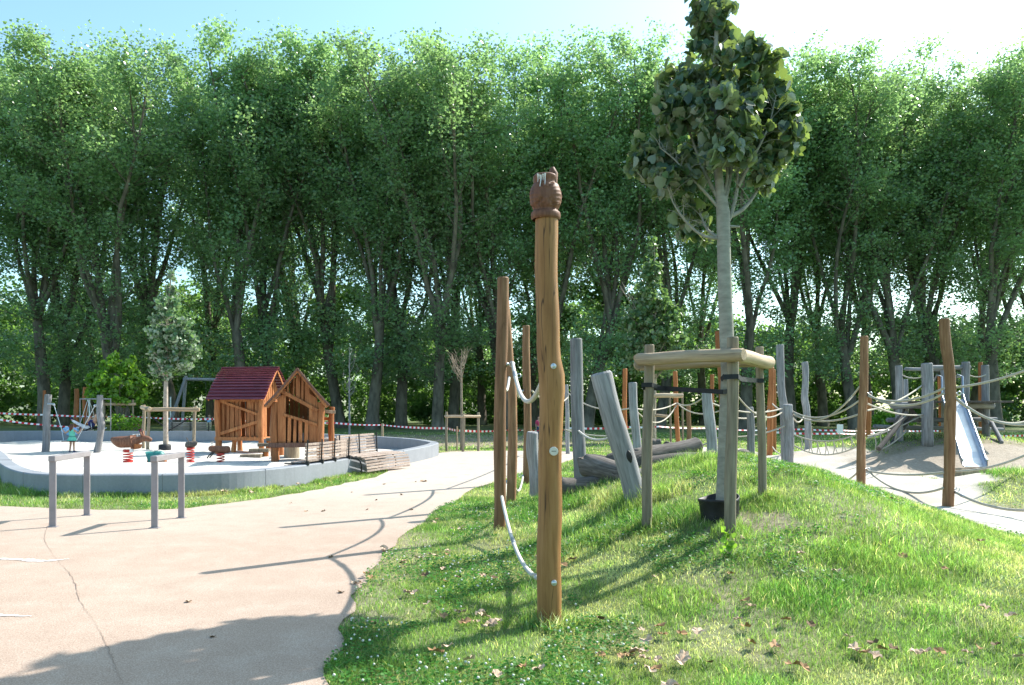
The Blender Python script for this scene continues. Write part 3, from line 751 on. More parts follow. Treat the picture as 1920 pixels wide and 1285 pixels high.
mb.tube([lp(1356,985),lp(1359,900),lp(1362,800),lp(1366,700),lp(1362,620),lp(1359,540),lp(1357,460),lp(1356,400),lp(1352,370)], [x*k_ for x in (16,15,14.5,14,13.5,13,12.5,12.5,10.5)], 14, False, wob=.03, seed=3)
LIMB = [((1352,378),(1346,300),(1342,220),(1345,120),(1350,10),(1352,-130)), ((1354,385),(1335,345),(1318,300),(1300,240),(1285,200)), ((1357,385),(1372,330),(1382,270),(1392,200),(1400,120)),
        ((1358,425),(1372,400),(1384,350),(1386,300),(1400,250)), ((1360,410),(1398,388),(1430,350),(1450,310),(1470,250)), ((1355,448),(1320,443),(1290,420),(1262,380),(1250,340)),
        ((1352,395),(1325,365),(1290,330),(1262,300),(1235,280)), ((1357,425),(1385,424),(1390,423)), ((1353,380),(1365,330),(1362,280),(1372,220)), ((1345,445),(1330,430),(1322,405),(1318,380)),((1384,350),(1410,300),(1440,240),(1455,180))]
for j, L in enumerate(LIMB):
    sy = rr.uniform(-.05,.6) if j else .15; n = len(L)
    pts = [lp(a, b_, sy*(i/(n-1))**1.2) for i, (a, b_) in enumerate(L)]
    pts = [Vector(p) for p in catmull([p[:] for p in pts], 4, False)]
    r0_ = (9 if j == 0 else 5 if j in (1,2,3,4) else 3.6)*k_; m_ = len(pts)
    mb.tube(pts, [r0_*(1-.78*i/(m_-1)) for i in range(m_)], 8, j == 7, wob=.04, seed=j)
    if n > 3:
        for i in range(m_//3, m_, 1):
            for _ in range(2):
                f = pts[i]; g = f+Vector((rr.gauss(0,.10), rr.gauss(0,.10), rr.uniform(-.02,.16)))
                mb.tube([f, f.lerp(g,.5)+Vector((0,0,.02)), g], [r0_*.2, r0_*.14, .002], 4, False)
mb.build('trunk', M['lindenbark'], e)
rs3 = np.random.RandomState(8); B = np.array(BL); nl = 5000; ii = rs3.choice(len(B), nl, p=B[:,6]/B[:,6].sum())
d = rs3.randn(nl,3); d /= np.linalg.norm(d,axis=1)[:,None]
P = B[ii,:3]+d*rs3.uniform(.45,1.0,nl)[:,None]*B[ii,3:6]
# leaves gather in small hanging sprays
ctr = P[rs3.randint(0, nl, 420)]; j_ = ((P[:,None,:]-ctr[None])**2).sum(-1).argmin(1); P = P*.45+ctr[j_]*.55+rs3.randn(nl,3)*.03
me = leaves_mesh('crown', P, .106, rs3, 'heart', .75, out=d*.55)
link('crown', me, M['linden'], e)

# young linden in the sand pit
p = ground(311, 29.5); k = 29.5/F
def bl(px, py, rx, ry, w, base_px, base_py): return ((px-base_px)*k, rnd.uniform(-.2,.2), (base_py-py)*k, rx*k, rx*k, ry*k, w)
bb = [bl(*t, 311, 845) for t in ((318,545,14,18,.3),(316,580,26,24,.7),(305,612,32,24,.9),(340,618,28,24,.8),(325,640,45,24,1.3),(300,665,28,20,.7),(350,660,28,22,.8),(322,685,38,18,.9),(305,700,20,14,.4),(325,520,5,14,.08))]
cloud_tree('linden_tree', (p.x,p.y,.02), 6.6, .085, bb, 4200, .13, M['farlinden'], M['palebark'], 5, 'young white-leaved linden standing in the sand pit inside a rail frame', topz=5.6)
# linden behind the rope course
p = ground(1226, 36); k = 36/F
bb = [bl(*t, 1226, 830) for t in ((1222,465,10,20,.15),(1222,510,22,30,.5),(1218,560,36,30,1.0),(1250,590,32,28,.8),(1195,600,32,28,.8),(1228,625,52,30,1.4),(1190,655,34,26,.7),(1262,650,32,26,.7),(1228,685,50,24,1.0),(1165,540,10,20,.0001))]
cloud_tree('linden_tree', (p.x,p.y,0), 9, .09, bb, 8000, .15, M['midlinden'], M['palebark'], 6, 'dull green young linden with pointed top behind the grey posts and rope course', topz=7.8)
# bright maple bush
p = ground(228, 38.5); k = 38.5/F
bb = [bl(*t, 228, 807) for t in ((215,668,16,18,.6),(195,695,26,18,.9),(180,690,16,14,.4),(240,672,16,18,.6),(225,700,42,22,1.5),(258,700,20,22,.8),(210,725,42,16,1.2),(245,728,30,16,.8),(178,715,18,14,.5),(215,650,5,10,.12),(195,665,5,8,.1),(245,655,5,10,.12))]
cloud_tree('maple_bush', (p.x,p.y,0), 4.4, .045, bb, 6000, .15, M['maple'], M['bark'], 9, 'bright yellow-green maple bush with many stems behind the sand pit wall', 'bush', stems=5, fork=.25, outw=.5)
p = ground(228, 37.5)
bb = [bl(*t, 228, 806) for t in ((205,785,8,22,.5),(232,778,22,16,.8),(255,765,12,10,.3),(212,765,14,12,.4),(245,795,8,14,.3))]
cloud_tree('shrub', (p.x+.25,p.y,0), 1.2, .02, bb, 900, .10, M['maple'], M['bark'], 10, 'low leafy shoots with pale stems under the bright maple bush', 'bush', stems=5, fork=.1)
# rounded bush by the slide tower
p = ground(1672, 47); k = 47/F
bb = [bl(*t, 1672, 815) for t in ((1665,785,26,14,1),(1690,790,22,14,.8),(1650,795,20,12,.6))]
cloud_tree('round_bush', (p.x,p.y,0), 1.6, .03, bb, 3000, .14, M['maple'], M['bark'], 12, 'rounded bright green bush left of the slide tower', 'bush', stems=4, fork=.1)

# bare saplings
def bare_sapling(px, d, py_top, py_fork, py_end, w, label, nb, seed, mat):
    rr = random.Random(seed); b = ground(px, d); e = empty('bare_sapling', b); tag(e, label, 'tree'); k = d/F
    by = HZ+(EYE-b.z)*F/d; mb = MB(); z = lambda py: (by-py)*k
    mb.tube([Vector((0,0,-.05)), Vector((.01,0,z(py_fork)*.5)), Vector((0,0,z(py_fork))), Vector((.01,0,z(py_top)))], [w, w*.85, w*.7, .008], 8, False)
    mb.build('trunk', mat, e); mb = MB()
    for q in range(nb):
        zz = z(py_fork)+rr.random()**1.3*(z(py_top)-z(py_fork))*.75; a = rr.random()*6.28; L = rr.uniform(.35,1.0)*(1.2-.6*(zz-z(py_fork))/max(.1,(z(py_top)-z(py_fork))))
        s0 = Vector((0,0,zz)); e1 = s0+Vector((math.cos(a)*L*.5, math.sin(a)*L*.5, L*.8)); m_ = s0.lerp(e1,.5)+Vector((math.cos(a)*.06, math.sin(a)*.06, -.06))
        mb.tube([s0,m_,e1], [.014,.010,.004], 4, False)
        for _ in range(3):
            f = m_.lerp(e1, rr.random()); g = f+Vector((rr.gauss(0,.12), rr.gauss(0,.12), rr.uniform(.1,.3))); mb.tube([f,g], [.007,.003], 3, False)
    mb.build('branches', mat, e)
bare_sapling(865, 29.5, 655, 718, 845, .055, 'leafless young sapling with bare pale twigs inside a low rail frame', 22, 3, M['sapling'])
bare_sapling(655, 40, 650, 745, 0, .06, 'thin grey leafless pole-like sapling standing right of the playhouses', 16, 4, M['grey'])
# leafy shoots at the foot of the front stake
p = hit(1368, 1046)
e = empty('seedling', p); tag(e, 'small bright leafy seedling at the foot of the front stake', 'plant')
mb = MB(); mb.tube([(0,0,0),(.01,0,.12),(.0,.01,.24)], [.004,.003,.002], 5, False); mb.tube([(0,0,.02),(.04,0,.1)], [.003,.002], 4, False); mb.build('stem', M['palebark'], e)
rs4 = np.random.RandomState(2); P = np.stack([rs4.randn(26)*.04, rs4.randn(26)*.03, rs4.uniform(.02,.25,26)], -1)
link('leaves', leaves_mesh('leaves', P, .06, rs4, 'heart', .1), M['maple'], e)
# ------------------------------------------------------------------ timber posts
def align(a, b):
    return (Vector(b)-Vector(a)).to_track_quat('Z', 'Y')
def log_thing(name, a, b, r0, r1, mat, label, cat, group=None, seed=0, bend=0.0, wob=.06, n=12, nz=14, knot=0, bx=None, sink=.15, dome=.3):
    """round timber from a to b; built along its own z axis, origin at a"""
    a = Vector(a); b = Vector(b); L = (b-a).length; rr = random.Random(seed)
    pts = [Vector((0,0,-sink))]; rad = [r0]
    ph1, ph2 = rr.random()*6.28, rr.random()*6.28
    for i in range(nz+1):
        t = i/nz; w = bend*math.sin(math.pi*t)
        ox = w+(r0*.16)*math.sin(t*7+ph1)*(1 if t > .05 else 0)*min(1, wob*16); oy = (r0*.16)*math.sin(t*6+ph2)*min(1, wob*16)
        if bx:  # explicit sideways offsets (t, dx)
            ts, xs = zip(*bx); ox = float(np.interp(t, ts, xs))
        r = (r0+(r1-r0)*t)*(1+wob*math.sin(t*13+ph2)*.5+wob*rr.uniform(-.35,.35))
        pts.append(Vector((ox, oy, t*L))); rad.append(r)
    mb = MB(); mb.tube(pts, rad, n, True, wob=wob*.5, seed=seed, dome=dome)
    if knot:
        for _ in range(knot):
            t = rr.uniform(.15,.9); a_ = rr.random()*6.28; i = int(t*nz)+1; c = pts[i]; r = rad[i]
            mb.sphere(c+Vector((math.cos(a_)*r*.82, math.sin(a_)*r*.82, 0)), r*.34, (.9,.9,1.6), 8, 6)
    o = mb.build(name, mat); o.location = a; o.rotation_mode = 'QUATERNION'
    # keep x axis = photo right so bends read as seen
    q = Vector((0,0,1)).rotation_difference((b-a).normalized()); o.rotation_quaternion = q
    tag(o, label, cat, group); o['L'] = L
    return o, pts, rad
def eye(parent, x, z, r, side=-1, mat='steel', s=1.0, front=False):
    mb = MB()
    d = Vector((side, 0, 0)) if not front else Vector((0,-1,0))
    c = Vector((x, 0, z))+d*r
    mb.tube([c-d*.02, c+d*.035*s], .009*s, 6)
    ring = [c+d*(.055*s)+Vector((0, .022*s*math.cos(t), .026*s*math.sin(t))) if front else c+d*(.055*s)+d*(.026*s*math.cos(t))+Vector((0,0,.026*s*math.sin(t))) for t in np.linspace(0, 6.283, 11)]
    mb.tube(ring, .007*s, 5, False); mb.sphere(c+d*.004, .02*s, (1,1,1), 8, 6)
    return mb.build('eye_bolt', M[mat], parent)
def bolt(parent, x, y, z, r=.02, mat='steel', line=False):
    mb = MB(); mb.tube([(x, y+.008, z), (x, y-.008, z)], r, 12, True); mb.sphere((x, y-.008, z), r*.75, (1,.4,1), 10, 6)
    return mb.build('bolt', M[mat], parent)
POSTS = {}
def post(key, px_b, py_b, px_t, py_t, w_px, mat, label, d=None, name='rope_post', group=None, cat='post', seed=0, top=.93, eyes=(), bend=0, wob=.06, knot=0, bx=None, nz=14, n=12, py_real=False):
    a = hit(px_b, py_b) if d is None else ground(px_b, d)
    d = a.y; b = W(px_t, py_t, d); r = w_px/2/F*d
    o, pts, rad = log_thing(name, a, b, r, r*top, M[mat], label, cat, group, seed, bend, wob, n, nz, knot, bx)
    POSTS[key] = (o, a, b, r)
    for e_ in eyes:
        side, z_py = e_[:2]; z = (W(0, z_py, d).z-a.z); t = z/(b-a).length
        i = min(len(pts)-1, max(1, int(round(t*nz))+1))
        eye(o, pts[i].x, z, rad[i]*.97, side, s=1.2)
    return o, a, b, r
# owl post
o, a, b, r = post('owl', 1029, 1172, 1027, 412, 46, 'oak', 'tall oiled wooden post topped by a carved owl, nearest to the camera', name='owl_post', seed=2, top=.93, wob=.02, nz=26, n=24,
    bx=((0,0),(.12,.002),(.3,.010),(.45,.016),(.56,.022),(.62,.020),(.68,.002),(.8,-.008),(1,-.012)))
L_ = (b-a).length
mesh = o.data
for v_ in mesh.vertices:      # swelling with a grown-over branch on the right side, flattened edge
    t = v_.co.z/L_; g = math.exp(-((t-.60)/.035)**2)
    if v_.co.x > 0: v_.co.x += .022*g
    v_.co.x += .004*math.sin(v_.co.z*9)
zz = lambda py: W(0, py, a.y).z-a.z
bolt(o, .035, -r*1.0, zz(688), .021); bolt(o, .035, -r*1.0, zz(1088), .021); 
mb = MB(); zc = zz(845); mb.tube([(.035, -r*.94, zc), (.035, -r*.94-.022, zc)], .032, 20); cap = mb.build('end_cap', plain('ivory_cap', (.62,.58,.50), .4, 0, 5, .05), o)
mb = MB(); mb.box((.035, -r*.94-.0255, zc+.001), (.034, .002, .004), bev=0); mb.build('lettering', M['black'], cap)
k = a.y/F
# carved owl: lathed body with wings, two ear tufts, ring collar
def owl_mesh():
    # heights in px above the collar bottom (y=412) -> metres
    prof = [(0,25),(3,27.5),(8,28),(13,27),(16,22.5),(19,22),(22,24),(28,26),(36,27.5),(45,28),(54,26.5),(62,24),(68,20.5),(72,20.3),(77,21.5),(81,21.8),(84,20),(85.5,14),(86,0.01)]
    NS = 40; vs = []; fs = []
    zf = np.linspace(0, 94, 70); rf = np.interp(zf, [p[0] for p in prof], [p[1] for p in prof])
    for z, rr_ in zip(zf, rf):
        for s in range(NS):
            t = 2*math.pi*s/NS; r_ = rr_*k
            if 24 < z < 66:    # folded wings: raised panels each side, groove between and feather rows
                for wc in (math.radians(-25), math.radians(205)):
                    dd_ = abs((t-wc+math.pi) % (2*math.pi)-math.pi)
                    edge = .95-((z-46)/24)**2*.75
                    if dd_ < edge: r_ *= 1.10-.030*abs(math.sin((z*.42+dd_*2.2)))
                    elif dd_ < edge+.16: r_ *= .915
            if 16 < z < 27: r_ *= 1+.06*math.cos(t*9)       # claws and tail tips above the ring
            r_ *= 1+.012*math.sin(t*3+z*.2)
            vs.append((r_*math.cos(t), r_*math.sin(t)*.95, z*k))
    for i in range(len(zf)-1):
        for s in range(NS): s2 = (s+1) % NS; fs.append((i*NS+s, i*NS+s2, (i+1)*NS+s2, (i+1)*NS+s))
    return vs, fs
vs_, fs_ = owl_mesh(); mb = MB(); mb.add(vs_, fs_, True)
ow = mb.build('carved_owl', M['carve'], o); ow.location = (-.016, 0, L_-.002)
for sx_, hh_ in ((13, 97), (-13, 86)):
    mb = MB()
    for q, (oy, ht) in enumerate(((-2,1),(2,.97))):
        mb.tube([(sx_*k, oy*k, 66*k), (sx_*k*1.15, oy*k*1.5, (70+(hh_-70)*.6)*k*1.0), (sx_*k*.95, oy*k, (hh_*ht)*k)], [9*k, 8.5*k, 4.5*k], 8, True)
    mb.build('ear_tuft', M['carve'], ow)
mb = MB()
for q in range(5):
    t = R(-132+q*9)+.03*math.sin(q*5); z1 = 82-abs(math.sin(q*2.3))*3; ln = (16,8,30,12,22)[q]
    pr = lambda z: np.interp(z, [0,20,36,45,54,62,68,72,86,91],[25,22,27.5,28.2,27,24.8,21.5,21,22.4,20.5])+.45
    P_ = [((pr(z)*k)*math.cos(t), (pr(z)*k)*math.sin(t)*.95, z*k) for z in np.linspace(z1, z1-ln, 6)]
    mb.tube(P_, [.0065,.005,.0035,.003,.0025,.001], 5, False)
mb.build('bird_dropping', M['white'], ow)

G1 = 'tall brown rope posts'
post('A', 936, 997, 942, 522, 23, 'redoak', 'tall brown rope post left of the owl post, nearest of the three behind it', seed=3, group=G1, eyes=((1,683),(0.3,928)), wob=.05)
post('B', 956, 946, 954, 566, 18, 'redoak', 'brown rope post half hidden behind the tallest rope post left of the owl post', seed=5, group=G1, eyes=((-1,903),(1,705)), bx=((0,.02),(.3,.05),(.55,.05),(.7,.0),(1,-.06)))
post('C', 989, 908, 987, 612, 15, 'redoak', 'brown rounded-top rope post standing just left of the owl post top ropes', seed=6, group=G1, eyes=((-1,892),(-1,733)))
post('K1', 1617, 899, 1620, 632, 16, 'redoak', 'reddish rope post beside the sandy track, left of the wavy one', d=16.0, seed=8, group=G1, eyes=((1,738),(1,880)), bx=((0,-.03),(.4,-.03),(.6,0),(.8,.0),(1,0)))
post('K2', 1778, 952, 1775, 599, 20, 'redoak', 'tall wavy reddish rope post in front of the metal slide', d=12.7, seed=9, group=G1, eyes=((1,738),(1,918)), bx=((0,0),(.2,.02),(.45,.03),(.6,.055),(.75,.04),(.88,-.02),(1,-.035)), knot=1)
post('K3', 1360, 862, 1348, 622, 14, 'orange', 'orange-brown leaning rope post between the front stakes of the linden frame', d=19, seed=10, group=G1)
for key, pxb, pxt, pyt, w, d, lab, sd_ in (('T1',1172,1171,692,9,30,'thin orange post above the leaning grey post',1),('T2',1336,1335,703,8,33,'thin orange post just left of the leaning orange rope post',2),
      ('T3',1272,1265,697,9,27,'thin light brown post with ropes behind the front left stake',3),('T4',1443,1446,690,11,25,'orange post right of the linden frame, left one of a close pair',4),('T5',1452,1451,694,8,28,'orange post right of the linden frame, slimmer one of a close pair',5),
      ('T6',1292,1291,762,9,33,'short dark brown post under the ropes behind the log pile',6),('T7',1629,1629,740,9,29,'short reddish post right behind the rope post by the sandy track',7)):
    post(key, pxb, HZ, pxt, pyt, w, 'orange' if key != 'T6' else 'redoak', lab, d=d, seed=sd_, group='slim far rope posts', nz=9, n=9)
G2 = 'grey climbing posts'
post('g0', 1005, 918, 998, 812, 24, 'grey', 'short thick grey post just left of the owl post shaft', d=13.0, name='climbing_post', seed=20, group=G2)
post('g1', 1088, 908, 1079, 637, 25, 'grey', 'tall upright grey post just right of the owl post', d=12.6, name='climbing_post', seed=21, group=G2, wob=.03)
o, a, b, r = post('g2', 1194, 943, 1127, 703, 40, 'grey', 'thick grey post leaning to the left with a dark grip slot', name='climbing_post', seed=22, group=G2, wob=.03, n=18, top=1.0)
mb = MB(); L2 = (b-a).length; zc = L2*.36
mb.tube([(.045+.024*math.cos(t), -r*.93, zc+.055*math.sin(t)) for t in np.linspace(0,6.283,15)], .011, 6, False); mb.sphere((.045,-r*.86,zc), .062, (.5,.4,1.3), 10, 8)
mb.build('grip_slot', M['black'], o)
post('g3', 1197, 848, 1186, 719, 17, 'grey', 'grey post between the leaning grey post and the front left stake', d=19, name='climbing_post', seed=23, group=G2)
post('g4', 1340, 868, 1326, 738, 21, 'grey', 'grey post with ropes at its top left of the linden trunk', d=17, name='climbing_post', seed=24, group=G2)
post('g5', 1412, 868, 1405, 765, 15, 'grey', 'short grey post between linden trunk and right stake', d=19, name='climbing_post', seed=25, group=G2)
post('g6', 1473, 872, 1464, 648, 15, 'grey', 'tall grey post right of the linden frame', d=21, name='climbing_post', seed=26, group=G2, bx=((0,.0),(.5,.0),(.6,-.05),(1,-.02)))
post('g7', 1479, 874, 1478, 760, 20, 'grey', 'short thick grey post at the edge of the sandy track', d=20, name='climbing_post', seed=27, group=G2)
post('g8', 1513, 858, 1509, 680, 13, 'grey', 'wavy grey post left of the notice sign', d=23, name='climbing_post', seed=28, group=G2, bx=((0,.05),(.3,.05),(.5,.0),(.6,-.05),(.75,.0),(.9,.02),(1,0)))
post('g9', 1065, 850, 1062, 722, 8, 'grey', 'slender grey post just behind the right edge of the owl post', d=27, name='climbing_post', seed=29, group=G2)
post('s1', 85, 848, 90, 741, 13, 'grey', 'left grey post holding the toddler swing', d=27.6, name='swing_post', seed=31, cat='post', group='grey swing posts in the sand pit', wob=.03)
post('s2', 181, 850, 187, 742, 12, 'grey', 'right crooked grey post holding the toddler swing', d=27.4, name='swing_post', seed=32, cat='post', group='grey swing posts in the sand pit', bx=((0,0),(.25,.08),(.5,.13),(.7,.03),(1,0)))
for key, px, pyt, w, d, lab, sd_ in (('h1',83,733,6,39,'narrow orange post peeking out behind the left grey swing post',1),('h2',160,727,9,39,'orange round-topped post right of the reclining person',2),('h3',143,730,9,44,'orange post behind the reclining person',3),('h4',194,738,6,46,'pale post just behind the right grey swing post',4)):
    post(key, px, HZ, px, pyt, w, 'orange' if key != 'h4' else 'pine', lab, d=d, seed=sd_, group='orange posts beyond the sand pit', name='timber_post', nz=8, n=9)

# ------------------------------------------------------------------ logs on the ground
def lying(a, b, da, db, w0, w1, label, seed, mat='log', name='log'):
    A_ = W(a[0], a[1], da); B_ = W(b[0], b[1], db)
    o, *_ = log_thing(name, A_, B_, w0/2/F*da, w1/2/F*db, M[mat], label, 'log', 'climbing logs piled on the mound', seed, .03, .05, 16, 12, 1, sink=0)
    return o
lying((1045,910),(1140,910),11.0,11.2,36,36,'dark thick log lying on the grass right behind the owl post',1)
lying((1100,872),(1252,912),11.4,10.2,44,40,'long log sloping down to the right under the leaning grey post',2)
lying((1150,866),(1306,834),12.4,13.2,36,32,'grey-brown log rising to the right with a cut end, top of the pile',3)
lying((1205,868),(1338,854),11.9,12.2,30,24,'knotty crooked log lying low on the grass left of the front stake',4)
lying((1378,858),(1397,857),15.5,15.0,28,28,'short stump of log showing a round dark end between the stakes',5)
lying((1222,832),(1237,833),19,19,20,20,'small square-cut log end far behind the front left stake',6)
lying((1250,834),(1290,838),20,20,13,12,'thin pale log lying behind the pile of logs',7)
lying((1095,862),(1160,866),13.5,13.0,24,22,'short log behind the upright grey post in the pile',8)

# ------------------------------------------------------------------ stake frames round the young trees
def stake_frame(name, stakes, bars, label, straps=(), sw=.05, bw=.06, mats=('stake','pine')):
    """stakes: [(px,py_base,py_top,d,w_px)], bars: [(P,Q,r)]"""
    a0 = ground(stakes[0][0], stakes[0][3]); e = empty(name, a0); tag(e, label, 'tree frame')
    for i, (px, pyt, d, w, pxt) in enumerate(stakes):
        a = ground(px, d); b = W(pxt, pyt, d); o, *_ = log_thing('stake', a-a0, b-a0, w/2/F*d, w/2/F*d*.95, M[mats[0]], None, None, None, 60+i, 0, .05, 12, 12, 0, sink=.1)
        o.parent = e
    for i, (P, Q, r) in enumerate(bars):
        o, *_ = log_thing('rail', P-a0, Q-a0, r, r*.95, M[mats[1]], None, None, None, 80+i, 0, .035, 14, 8, 0, sink=0, dome=.5); o.parent = e
    for P in straps:
        mb = MB(); P = [Vector(p)-a0 for p in P]
        for u, v in zip(P[:-1], P[1:]): mb.beam(u, v, .006, .045, bev=0, up=(0,0,1))
        mb.build('strap', M['strap'], e)
    return e
a = hit(1212, 992); b = hit(1369, 1002); c = hit(1430, 932)
da, db, dc = a.y, b.y, c.y
bar = lambda p, q, dp, dq: (W(*p, dp), W(*q, dq))
k1 = bar((1196,675),(1386,666),da,db-.06); k2 = bar((1378,667),(1443,680),db+.10,dc); k3 = bar((1199,681),(1440,677),da+.12,dc+.1)
S = lambda px, py, d: W(px, py, d)
e = stake_frame('tree_frame', [(1212,648,da,20,1217),(1369,634,db,23,1375),(1430,652,dc,16,1424)],
    [(k1[0]-Vector((0,.09,0)), k1[1]-Vector((0,.09,0)), 12/F*da), (k2[0], k2[1], 13.5/F*(db+dc)/2), (k3[0]+Vector((0,.04,-.02)), k3[1]+Vector((0,.04,0)), 10.5/F*(da+dc)/2)],
    'rustic frame of three stakes and round rails holding the foreground linden',
    straps=([S(1203,722,da-.07),S(1222,722,da-.06),S(1240,728,da+.1),S(1355,735,ld-.13),S(1376,733,ld)], [S(1356,707,db-.12),S(1384,706,db-.1),S(1390,711,db+.1),S(1420,714,dc-.08),S(1432,714,dc-.07)], [S(1205,727,da-.03),S(1300,732,da+.2),S(1365,736,ld+.1)], [S(1358,705,ld-.1),S(1352,712,ld-.05)]))
# plastic watering collar round the trunk foot
p = hit(1355, 972)
mb = MB(); rad = 37/F*p.y; rings = []; NSg = 36
prof = [(rad*.93,-.12),(rad*.95,.05),(rad,.19),(rad*1.03,.195),(rad*1.03,.22),(rad*.985,.22),(rad*.93,.1),(rad*.9,.02),(rad*.3,.0)]
vs = [(r_*math.cos(2*math.pi*s/NSg)*(1+.03*math.sin(s*.9)), r_*math.sin(2*math.pi*s/NSg), z+.012*math.sin(s*.35)) for r_, z in prof for s in range(NSg)]
fs = [(i_*NSg+s, i_*NSg+(s+1) % NSg, (i_+1)*NSg+(s+1) % NSg, (i_+1)*NSg+s) for i_ in range(len(prof)-1) for s in range(NSg)]
mb.add(vs, fs, True); o = mb.build('watering_collar', M['pot']); o.location = p+Vector((0,.07,-.015)); o.rotation_euler = (R(3), R(-6), 0)
tag(o, 'black plastic watering collar around the trunk foot of the foreground linden', 'planter')
# sand pit linden frame, with crossed straps
d1 = 29.6
P_ = lambda px, py, d=d1: W(px, py, d)
stake_frame('tree_frame', [(269,760,d1+.5,6,270),(277,765,d1-.4,6,279),(362,762,d1-.1,6,366)], [(P_(275,768,d1-.5),P_(373,768,d1-.2),.075),(P_(266,764,d1+.6),P_(281,767,d1-.6),.075)],
    'thin rail frame with crossed black straps around the young linden in the sand pit', straps=([P_(278,778),P_(308,800),P_(311,800)],[P_(362,780),P_(330,800),P_(310,811)]))
p = ground(309, 29.4); mb = MB(); mb.tube([(0,0,-.02),(0,0,.14),(0,0,.17)], [.22,.22,.2], 16); o = mb.build('watering_collar', M['pot']); o.location = p+Vector((0,0,.04)); tag(o, 'small black plastic collar around the foot of the sand pit linden', 'planter')
d2 = 38
stake_frame('tree_frame', [(196,752,d2,3,196),(249,750,d2,3.5,249),(232,752,d2+1.5,3,232)], [(W(195,758,d2),W(253,758,d2),.075),(W(215,757,d2+1.5),W(250,757,d2+1.2),.06)], 'pale rail frame around the bright maple bush')
d3 = 29.5
stake_frame('tree_frame', [(837,773,d3-.8,5,837),(868,777,d3-1.2,5,868),(897,774,d3-.8,5,897),(870,776,d3+.9,4,870)], [(W(835,781,d3-.85),W(868,781,d3-1.25),.05),(W(866,781,d3-1.25),W(900,781,d3-.8),.05)], 'low pale rail frame around the leafless sapling')
d4 = 26
stake_frame('tree_frame', [(1223,735,d4,6,1227),(1281,728,d4+1.5,4,1279),(1258,738,d4+2,4,1256)], [(W(1222,742,d4),W(1280,742,d4),.075),(W(1228,779,d4+2),W(1256,781,d4+2),.05)], 'pale rail frame in front of the dull green linden, seen left of the front stakes')

# ------------------------------------------------------------------ ropes
def rope(P, Q, sag_py, r=.02, mat='rope', label='', group=None, n=22, clamps=False, drop=None):
    """hangs from P to Q; lowest point given in metres of sag below the chord"""
    P = Vector(P); Q = Vector(Q); pts = []
    for i in range(n+1):
        t = i/n; p = P.lerp(Q, t); p.z -= 4*sag_py*t*(1-t); pts.append(p-P)
    mb = MB(); mb.tube(pts, r, 8, True); o = mb.build('rope', M[mat]); o.location = P
    tag(o, label, 'rope', group)
    if clamps:
        for i in clamps:
            mb = MB(); j = int(i*n) if i < 1 else n-1; j = max(0, min(n-1, j)); mb.tube([pts[j], pts[j+1]], r*1.25, 8); mb.build('sleeve', M['steel'], o)
    return o
dA, dB, dC, dO = POSTS['A'][1].y, POSTS['B'][1].y, POSTS['C'][1].y, POSTS['owl'][1].y
G3 = 'white ropes strung behind the owl post'
rope(W(943,681,dA)+Vector((.12,0,0)), W(1022,700,dO+.06), .33, .022, 'ropewhite', 'thick white rope sagging between the nearest brown rope post and the owl post', G3, clamps=(.1,))
rope(W(941,930,dA)+Vector((.0,-.1,0)), W(1018,1086,dO+.03), .24, .02, 'ropewhite', 'white rope curving down to the foot of the owl post', G3, clamps=(.4,.9))
rope(W(957,706,dB)+Vector((.08,0,0)), W(986,733,dC)-Vector((.1,0,0)), .22, .022, 'ropewhite', 'short white rope hanging between the two slimmer brown rope posts', G3)
rope(W(954,903,dB)-Vector((.05,.08,0)), W(940,928,dA)+Vector((.0,.02,0)), .30, .02, 'ropewhite', 'lower white rope between the two leftmost brown rope posts', G3)
rope(W(986,892,dC)-Vector((.06,.05,0)), W(958,905,dB)+Vector((.04,0,0)), .22, .02, 'ropewhite', 'lower white rope running back to the brown rope post beside the owl post', G3)
rope(W(941,690,dA)+Vector((0,.1,0)), W(955,706,dB), .25, .02, 'ropewhite', 'upper white rope hidden between the two leftmost brown rope posts', G3)
rope(W(990,733,dC)+Vector((.08,0,0)), W(1065,745,27), .25, .022, 'rope', 'rope running behind the owl post to the slender grey post', G3)
rope(W(1085,808,12.5), W(1150,818,9.8), .09, .016, 'ropewhite', 'short white rope looping from the upright grey post to the leaning grey post', G3)
G4 = 'ropes of the climbing course'
def rp(a, da_, b, db_, sag, lab, r=.020, mat='rope', **k): return rope(W(*a, da_), W(*b, db_), sag, r, mat, lab, G4, **k)
rp((1066,738),27,(1187,765),20,.25,'rope from the slender grey post passing behind the leaning grey post')
rp((1190,766),20,(1268,756),27,.12,'upper rope right of the leaning grey post towards the thin brown post')
rp((1194,772),20,(1270,757),27,.45,'slack rope below it towards the thin brown post')
rp((1270,756),27,(1328,738),17,.16,'rope rising from the thin brown post to the grey post top')
rp((1270,757),27,(1352,770),19,.2,'lower rope from the thin brown post towards the leaning orange rope post')
rp((1336,757),17,(1470,765),21,.16,'long level rope behind the linden trunk')
rp((1378,736),17.5,(1470,770),21,.35,'rope falling from the linden frame stake to the grey posts')
rp((1352,775),19,(1443,768),25,.2,'rope between the leaning orange rope post and the orange post pair')
rp((1448,757),25,(1480,770),20,.08,'short rope from the orange post pair to the thick grey post')
rp((1188,815),20,(1352,818),19,.35,'lower rope right of the leaning grey post above the log pile')
rp((1352,818),19,(1475,797),20,.12,'lower rope rising behind the front stakes to the thick grey post')
rp((1060,806),20,(1190,812),20,.12,'lower rope behind the upright and leaning grey posts')
rp((1448,838),25,(1478,850),21,.12,'low slack rope left of the thick grey post')
d1, d2 = 16.0, 12.7
rp((1486,773),20,(1612,725),d1,.42,'upper rope from the thick grey post up to the reddish rope post',clamps=(.9,))
rp((1487,772),20,(1613,750),d1,.25,'second rope from the thick grey post to the reddish rope post')
